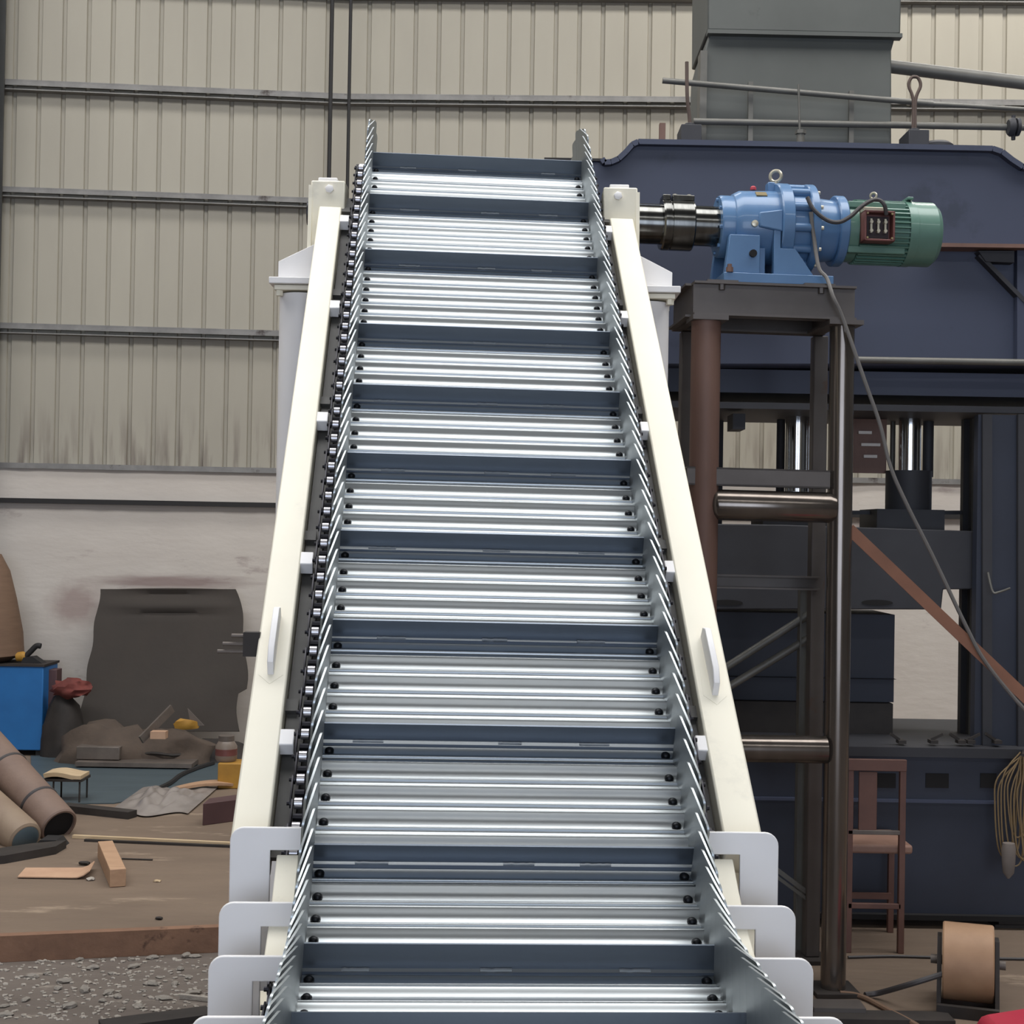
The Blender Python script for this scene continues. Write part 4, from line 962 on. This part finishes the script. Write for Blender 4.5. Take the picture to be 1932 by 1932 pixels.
# brown roll on the cabinet
c = atY(-22, 1240, Yk + .15)
mb = MB(); mb.lathe([(0, .17), (.05, .268), (.05 + .001, .29), (.25, .285), (.55, .24), (.8, .19), (.95, .12), (.98, .02)], (c.x, Yk + .2, ztop), (-.05, 0, 1), 28); one('brown_roll', mb, 'brownroll', 'tall tapering brown wrapped roll standing on the blue cabinet', 'roll')
c = atY(45, 1256, Yk + .1)
gd = thing('angle_grinder', 'yellow and black hand grinder lying on top of the blue cabinet', 'grinder', (c.x, Yk + .12, ztop))
obj('body', MB().lathe([(0, .02), (.01, .04), (.07, .045), (.09, .03)], (c.x - .08, Yk + .12, ztop + .05), (1, 0, .1), 14), 'yellow', gd)
obj('handle', MB().tube(smooth([(c.x, Yk + .12, ztop + .05), (c.x + .05, Yk + .12, ztop + .10), (c.x + .10, Yk + .12, ztop + .15), (c.x + .14, Yk + .12, ztop + .15)], 4), .025, 10), 'black', gd)
obj('guard', MB().prism([(c.x - .02, ztop), (c.x + .17, ztop), (c.x + .08, ztop + .06), (c.x, ztop + .05)], Yk + .08, Yk + .2), 'black', gd)
# brown plank box beside the cabinet
a = atY(84, 1262, 12.75); b = atY(106, 1360, 12.75)
one('brown_post', MB().box(a.x + .012, b.x + .012, 12.7, 12.85, 0, a.z), 'maroon', 'narrow reddish brown upright board beside the blue cabinet', 'board', bev=.005)
# leaning tarp covered board
pts = [(190, 1112, 13.22), (445, 1118, 13.22), (451, 1150, 13.17), (464, 1225, 13.05), (462, 1290, 12.95), (446, 1312, 12.92), (450, 1372, 12.8), (140, 1372, 12.72), (152, 1275, 12.92), (172, 1190, 13.08)]
fr = [atY(*p) for p in pts]
def tarp(u, v):
    yy = 1112 + v * 268
    lx = 190 - v * 42 + 2 * math.sin(v * 20); rx = 445 + 19 * math.sin(min(v * 2.1, 1) * PI / 2) - (14 if v > .72 else 0) * 1.0 + 4 * math.sin(v * 13)
    px = lx + (rx - lx) * u
    sag = 8 * math.sin(u * PI) * max(0, .2 - v) * 5
    Y = 13.20 - .50 * v - .03 * math.sin(u * 5 + v * 6) * v + (.04 * math.sin(v * 40) * (1 if v < .18 else 0)) * math.sin(u * PI)
    q = atY(px, yy - (0 if v > .02 else sag * .2), Y); q.z = max(q.z, .02); return q
one('leaning_tarp', MB().sheet(tarp, 24, 30, .02), 'tarp', 'dark brown tarp covered board leaning on the plaster wall', 'tarp', sharp=60)
# heap in front of the board
def mound(px, py, rx, ry, rz, seed, name, mtn, label, cat, jag=.16, n=3, z=0, Y=None):
    c = atY(px, py, Y) if Y else atZ(px, py, z)
    one(name, MB().blob((c.x, c.y, z), (rx, ry, rz), seed, jag, n, flat=0.0), mtn, label, cat, sharp=70)
mound(205, 1388, .42, .26, .34, 2, 'cloth_heap', 'heap', 'crumpled brown cloth heap at the foot of the dark leaning tarp', 'cloth', Y=12.35)
mound(318, 1385, .46, .24, .27, 5, 'dirt_heap', 'heap', 'low brown heap of dirt right of the crumpled cloth', 'heap', Y=12.4)
mound(415, 1390, .30, .2, .19, 8, 'scrap_heap', 'scrapdark', 'low dark scrap heap at the right foot of the leaning tarp', 'heap', Y=12.5)
mound(118, 1390, .20, .16, .58, 12, 'dark_sack', 'scrapdark', 'dark sack slumped between the blue cabinet and the tarp', 'sack', Y=12.6, jag=.08)
c = atY(132, 1300, 12.5); one('red_rag', MB().blob((c.x, 12.53, c.z), (.17, .10, .085), 21, .22, 3), 'redrag', 'dull red rag thrown on the dark sack beside the cabinet', 'rag', sharp=70)
a = atY(145, 1358, 12.05); b = atY(226, 1384, 12.05); one('flat_carton', MB().box(a.x, b.x, 12.05, 12.25, .06, .06 + (a.z - b.z)), 'scrap', 'flat grey brown carton below the crumpled cloth heap', 'carton', bev=.006)
a = atY(146, 1381, 12.0); b = atY(275, 1386, 12.0); one('long_board', MB().box(a.x, b.x + .4, 11.95, 12.2, .02, .055), 'scrap', 'long thin grey board lying under the flat carton', 'board')
one('leaning_strip', MB().beam(atY(266, 1396, 11.85), atY(325, 1336, 12.12), .02, .07), 'scrap', 'pale grey wooden strip leaning on the heap before the tarp', 'strip')
c = atY(367, 1355, 12.1); one('triangle_offcut', MB().prism([(c.x - .06, c.z + .08), (c.x + .08, c.z - .06), (c.x - .03, c.z - .07)], 12.1, 12.115), 'scrap', 'small pale triangular offcut standing in the scrap heap', 'offcut')
c = atY(348, 1368, 12.05); one('orange_scrap', MB().blob((c.x, 12.1, c.z), (.10, .05, .05), 31, .25, 2), 'yellow', 'small dull orange scrap beside the pale triangular offcut', 'scrap')
c = atY(302, 1386, 11.9); one('wood_chip', MB().box(c.x - .07, c.x + .055, 11.85, 11.95, c.z - .03, c.z + .03), 'card', 'small light tan wood chip right of the leaning grey strip', 'wood chip')
# hose coil
mb = MB()
for i, (px, rx) in enumerate(((270, .17), (275, .15), (340, .19), (345, .14), (350, .10), (310, .26))):
    c = atZ(px, 1405 + (i % 3) * 4, .02 + .018 * i); mb.tube([(c.x + rx * math.cos(2 * PI * k / 28), c.y + rx * .8 * math.sin(2 * PI * k / 28), .025 + .014 * i + .01 * math.sin(k)) for k in range(28)], .014, 6, True)
one('hose_coil', mb, 'scrapdark', 'coiled dark hose on the floor before the scrap heap', 'hose')
# pale coil fragments
mb = MB(); c = atZ(250, 1412, .03)
for k in range(5): mb.beam((c.x - .12 + .03 * k, c.y, .01), (c.x + .10, c.y + .1, .05 + .02 * k), .02, .012)
one('wood_splinters', mb, 'scrap', 'bunch of thin pale splinters left of the coiled hose', 'splinters')
# yellow box and jar
a = atZ(410, 1488, 0); b = atZ(456, 1488, 0); zt_ = atY(410, 1440, a.y).z
one('yellow_box', MB().box(a.x, b.x + .02, a.y, a.y + .22, 0, zt_), 'yellow', 'dull yellow box beside the left conveyor beam', 'box', bev=.008)
c = atY(426, 1438, a.y + .1)
jr = thing('jar', 'dusty jar with a dark band standing on the yellow box', 'jar', (c.x, a.y + .11, zt_))
obj('body', MB().lathe([(0, .07), (.02, .085), (.12, .085), (.16, .06)], (c.x, a.y + .11, zt_), (0, 0, 1), 18), 'jar', jr); obj('lid', MB().cyl((c.x, a.y + .11, zt_ + .16), (c.x, a.y + .11, zt_ + .20), .062, n=18), 'scrap', jr)
obj('label', MB().cyl((c.x, a.y + .11, zt_ + .05), (c.x, a.y + .11, zt_ + .10), .0865, n=18), 'termbox', jr)
# blue grey sheet on the floor
pts = [atZ(58, 1427), atZ(455, 1425), atZ(455, 1470), atZ(330, 1497), atZ(215, 1517), atZ(118, 1518), atZ(60, 1480)]
one('steel_sheet', MB().prism([(p.x, p.y) for p in pts], .001, .008, axis=2), 'steelmat', 'large blue grey steel sheet lying on the floor before the cabinet', 'sheet')
one('black_strip', MB().tube(smooth([atZ(291, 1492, .02), atZ(320, 1478, .02), atZ(340, 1463, .02), atZ(370, 1450, .02), atZ(402, 1440, .02)], 4), .02, 6), 'black', 'black rubber strip lying diagonally across the blue grey sheet', 'strip')
one('green_strip', MB().box(atZ(72, 1424).x, atZ(106, 1424).x, atZ(72, 1424).y, atZ(72, 1424).y + .06, .008, .05), 'green', 'small green block at the foot of the blue cabinet', 'block')
one('dark_bar', MB().beam(atZ(138, 1432, .02), atZ(240, 1436, .02), .05, .03), 'black', 'thin black bar lying at the back of the blue grey sheet', 'bar')
# stool
Ys = atZ(120, 1516).y; a = atY(82, 1464, Ys); b = atY(152, 1464, Ys)
sl2 = thing('small_stool', 'small wire legged stool with a pale wooden top', 'stool', ((a.x + b.x) / 2, Ys + .1, 0))
obj('top', MB().sheet(lambda u, v: (a.x + (b.x - a.x) * u, Ys + .22 * v, a.z + .012 * math.sin(u * 5)), 8, 3, .03), 'paleplank', sl2)
obj('top_frame', MB().box(a.x + .0, b.x + .01, Ys, Ys + .22, a.z - .04, a.z - .022), 'scrapdark', sl2)
for x in (a.x + .07, b.x - .01):
    for y in (Ys + .015, Ys + .2): obj('leg', MB().cyl((x, y, 0.008), (x, y, a.z - .03), .007, n=8), 'scrapdark', sl2)
# plastic sheet
c0, c1 = atZ(208, 1532), atZ(375, 1520)
def crum(u, v):
    rn3 = math.sin(u * 17 + v * 5) * .03 + math.sin(u * 31 - v * 13) * .018 + math.sin(v * 23 + u * 7) * .02
    return (c0.x + (c1.x - c0.x) * u, c0.y - .1 + (1.0) * v + .08 * math.sin(u * 9), max(.010, (.055 * math.sin(u * PI) * math.sin(v * PI) + rn3 * math.sin(v * PI) * math.sin(u * PI) * .8 + .012)))
one('plastic_sheet', MB().sheet(crum, 40, 30, .003), 'plastic', 'crumpled clear grey plastic sheet on the brown floor', 'plastic sheet', sharp=45)
one('tan_plank', MB().sheet(lambda u, v: Vector(atZ(318 + 140 * u, 1499 - 12 * u)) + Vector((0, .16 * v, .02 + .03 * math.sin(u * PI))), 10, 2, .02), 'plank', 'bent tan plank lying beside the crumpled plastic sheet', 'plank')
a = atZ(382, 1558); b = atZ(470, 1545); one('maroon_block', MB().prism([(a.x, a.y), (b.x, b.y - .02), (b.x, b.y + .2), (a.x, a.y + .2)], 0, .15, axis=2), 'maroon', 'maroon rectangular block on the floor beside the conveyor beam', 'block', bev=.004)
one('green_bar', MB().beam(atZ(120, 1523, .025), atZ(250, 1537, .025), .10, .05), 'scrapdark', 'dark flat bar lying behind the open tube end', 'bar')
# thin strips
one('thin_lath', MB().beam(atZ(138, 1578, .012), atZ(440, 1592, .012), .03, .02), 'paleplank', 'thin pale lath stretching across the floor from the tube end', 'lath')
one('dark_lath', MB().beam(atZ(160, 1585, .008), atZ(445, 1597, .008), .025, .014), 'scrapdark', 'thin dark lath lying just before the pale one', 'lath')
# leaning tubes
def tube_thing(ax, ay, aY, bx, by, bY, rad, hollow, mtn, label):
    p0 = atY(ax, ay, aY); p1 = atY(bx, by, bY); d = (p1 - p0)
    lo = p1; t = thing('round_tube', label, 'tube', (lo.x, lo.y, max(lo.z - rad, 0)))
    L = d.length
    prof_ = [(0, rad), (L - .01, rad), (L, rad - .008), (L, rad - .02), (L - .25, rad - .02), (L - .25, .002)] if hollow else [(0, rad), (L - .05, rad), (L - .01, rad * .93), (L, rad * .8)]
    obj('shell', MB().lathe(prof_, p0, d, 32, caps=not hollow), mtn, t, sharp=30)
    if hollow:
        obj('end_hollow', MB().lathe([(L - .24, rad - .021), (L - .02, rad - .021)], p0, d, 24), 'hollow', t)
        for f in (.50, .80): obj('band', MB().lathe([(L * f, rad + .001), (L * f + .006, rad + .006), (L * f + .02, rad + .006), (L * f + .026, rad + .001)], p0, d, 32), 'cable', t)
    else:
        obj('end_cap', MB().lathe([(L - .006, rad * .84), (L + .012, rad * .6), (L + .014, .01)], p0, d, 24), 'steelmat', t)
    return t
tube_thing(-75, 1350, 10.2, 112, 1560, 9.35, .128, True, 'concrete', 'dusty brown open ended tube leaning in from the left edge, the farther one')
tube_thing(-95, 1455, 9.7, 48, 1585, 9.10, .122, False, 'tubepale', 'pale dusty closed tube leaning in from the left edge, the nearer one')
a = atZ(95, 1597); one('tube_chock', MB().prism([(a.x - .10, 0), (a.x + .09, 0), (a.x + .05, .05), (a.x - .05, .05)], a.y - .05, a.y + .1), 'black', 'black chock under the open tube end', 'chock')
pts = [atZ(-20, 1632), atZ(8, 1630), atZ(105, 1612), atZ(125, 1600), atZ(60, 1606), atZ(-20, 1618)]
one('black_offcut', MB().prism([(p.x, p.y) for p in pts], .0, .05, axis=2), 'scrapdark', 'black flat offcut lying before the closed tube', 'offcut')
# cardboard and block
def cardf(u, v):
    q0 = atZ(33 + 135 * u, 1658 + 2 * u); q1 = atZ(48 + 130 * u, 1641); p = Vector(q0).lerp(q1, v); p.z = .01 + .05 * max(0, u - .8) ** 2 * 25 * .8; return p
one('cardboard_piece', MB().sheet(cardf, 12, 4, .006), 'card', 'flat tan cardboard piece with a curled end left of the wood block', 'cardboard')
b0, b1 = atZ(222, 1674), atZ(198, 1618)
one('wood_block', MB().beam((b0.x, b0.y, .052), (b1.x, b1.y, .052), .088, .10), 'plank', 'squared tan wood block lying on the brown floor', 'wood block', bev=.003)
# rusty step edge
e0, e1 = atZ(-60, 1771, .0), atZ(414, 1751, .0)
mb = MB(); dd = (e1 - e0).normalized(); nn = Vector((dd.y, -dd.x, 0))
q0, q1 = e0 + nn * .008, e1 + nn * .008
mb.beam((q0.x, q0.y, -.055), (q1.x, q1.y, -.055), .014, .128)
mb.beam((e0.x + .02 * -nn.x, e0.y - .02 * nn.y, .004), (e1.x - .02 * nn.x, e1.y - .02 * nn.y, .004), .05, .008)
one('rusty_step', mb, 'rust_edge', 'long rusty steel step edge crossing the floor at lower left', 'step edge')
# small debris on the floor: countable bits
bits = [('pale chip on the floor right of the wood block', 296, 1664, .018, 'paleplank'), ('dark nut on the floor far below the wood block', 300, 1735, .02, 'scrapdark'), ('dark chip left of the wood block top', 160, 1632, .03, 'scrapdark'), ('grey chip beside the cardboard curl', 172, 1661, .022, 'stone')]
for lb, x, y, r, mm in bits:
    c = atZ(x, y); one('chip', MB().blob((c.x, c.y, r * .4), (r * 1.3, r, r * .5), int(x), .25, 1, flat=-r * .4), mm, lb, 'chip')
one('thin_rod', MB().cyl(atZ(230, 1620, .006), atZ(288, 1622, .006), .005, n=6), 'scrapdark', 'thin dark rod lying on the floor behind the wood block', 'rod')
# stones on the rubble ground
rs = random.Random(42)
spots = [(150, 1812), (175, 1828), (210, 1838), (195, 1812), (248, 1812), (252, 1825), (288, 1808), (352, 1805), (368, 1806), (120, 1854), (110, 1866), (150, 1824), (48, 1888), (8, 1900), (100, 1890), (132, 1900), (10, 1916), (276, 1858), (288, 1858), (205, 1875), (222, 1882), (193, 1890), (240, 1888), (262, 1900), (160, 1870), (270, 1870), (300, 1845), (330, 1858), (340, 1830), (90, 1838), (60, 1845), (45, 1917), (365, 1875), (310, 1885), (230, 1905), (355, 1845)]
me_st = []
for k in range(5):
    mb = MB().blob((0, 0, 0), (1, .8, .45), 100 + k, .22, 2, flat=-.3); me_st.append(mesh_of(mb, 'stone', 'stone', Vector((0, 0, -.3)), sharp=30))
for i, (x, y) in enumerate(spots):
    c = atZ(x, y, -.12); o = bpy.data.objects.new('stone', me_st[i % 5]); COL.objects.link(o); o.location = c
    k = rs.uniform(.012, .030); o.scale = (k * rs.uniform(.9, 1.6), k, k * rs.uniform(.7, 1.1)); o.rotation_euler.z = rs.uniform(0, 6)
    tag(o, 'loose grey stone on the rubble ground before the rusty step', 'stone', 'grey stones before the rusty step')
mb = MB()
for i in range(520):
    x = rs.uniform(-20, 400); y = rs.uniform(1800, 1925); c = atZ(x, y, -.12); k = rs.uniform(.004, .012)
    mb.blob((c.x, c.y, c.z + k * .2), (k * 1.3, k, k * .6), i, .2, 1)
one('gravel', mb, 'stone', 'fine gravel strewn over the ground before the rusty step', 'gravel', kind='stuff')
a = atZ(190, 1945, -.12); b = atZ(395, 1918, -.12)
one('ground_plate', MB().beam((a.x, a.y, -.105), (b.x, b.y, -.105), .12, .03), 'scrapdark', 'dark steel bar lying on the ground at the bottom beside the frame', 'bar')
c0_ = atZ(340, 1880, -.11); c1_ = atZ(395, 1886, -.11)
one('pale_stick', MB().beam((c0_.x, c0_.y, -.108), (c1_.x, c1_.y, -.108), .02, .02), 'stone', 'pale grey stick on the rubble ground beside the frame', 'stick')

# ================================================================== LIGHT
w = bpy.data.worlds.new('world'); sc.world = w; w.use_nodes = True
bg = w.node_tree.nodes['Background']; bg.inputs['Color'].default_value = (.62, .74, 1.0, 1); bg.inputs['Strength'].default_value = 1.6
def area(name, loc, sx, sy, power, col, rot=(0, 0, 0)):
    l = bpy.data.lights.new(name, 'AREA'); l.shape = 'RECTANGLE'; l.size = sx; l.size_y = sy; l.energy = power; l.color = col
    o = bpy.data.objects.new(name, l); COL.objects.link(o); o.location = loc; o.rotation_euler = rot; return o
for i, (a, b) in enumerate(sky[:2]):
    area('skylight', (.3, (a + b) / 2, 9.15), 17.5, b - a, (300, 860)[i], (1, .955, .87))
area('skylight', (-3.7, 11.1, 9.15), 9.5, .95, 150, (1, .955, .87))
area('skylight', (5.2, 11.1, 9.15), 7.0, .95, 300, (1, .955, .87))
area('door_daylight', (0, -8.7, 2.7), 9.5, 5.4, 330, (.80, .88, 1.0), (PI / 2, 0, 0))

sc.view_settings.view_transform = 'Standard'; sc.view_settings.look = 'None'; sc.view_settings.gamma = 1.0; sc.view_settings.use_curve_mapping = False
sc.view_settings.exposure = 0.22
sc.cycles.use_denoising = True
sc.cycles.max_bounces = 8
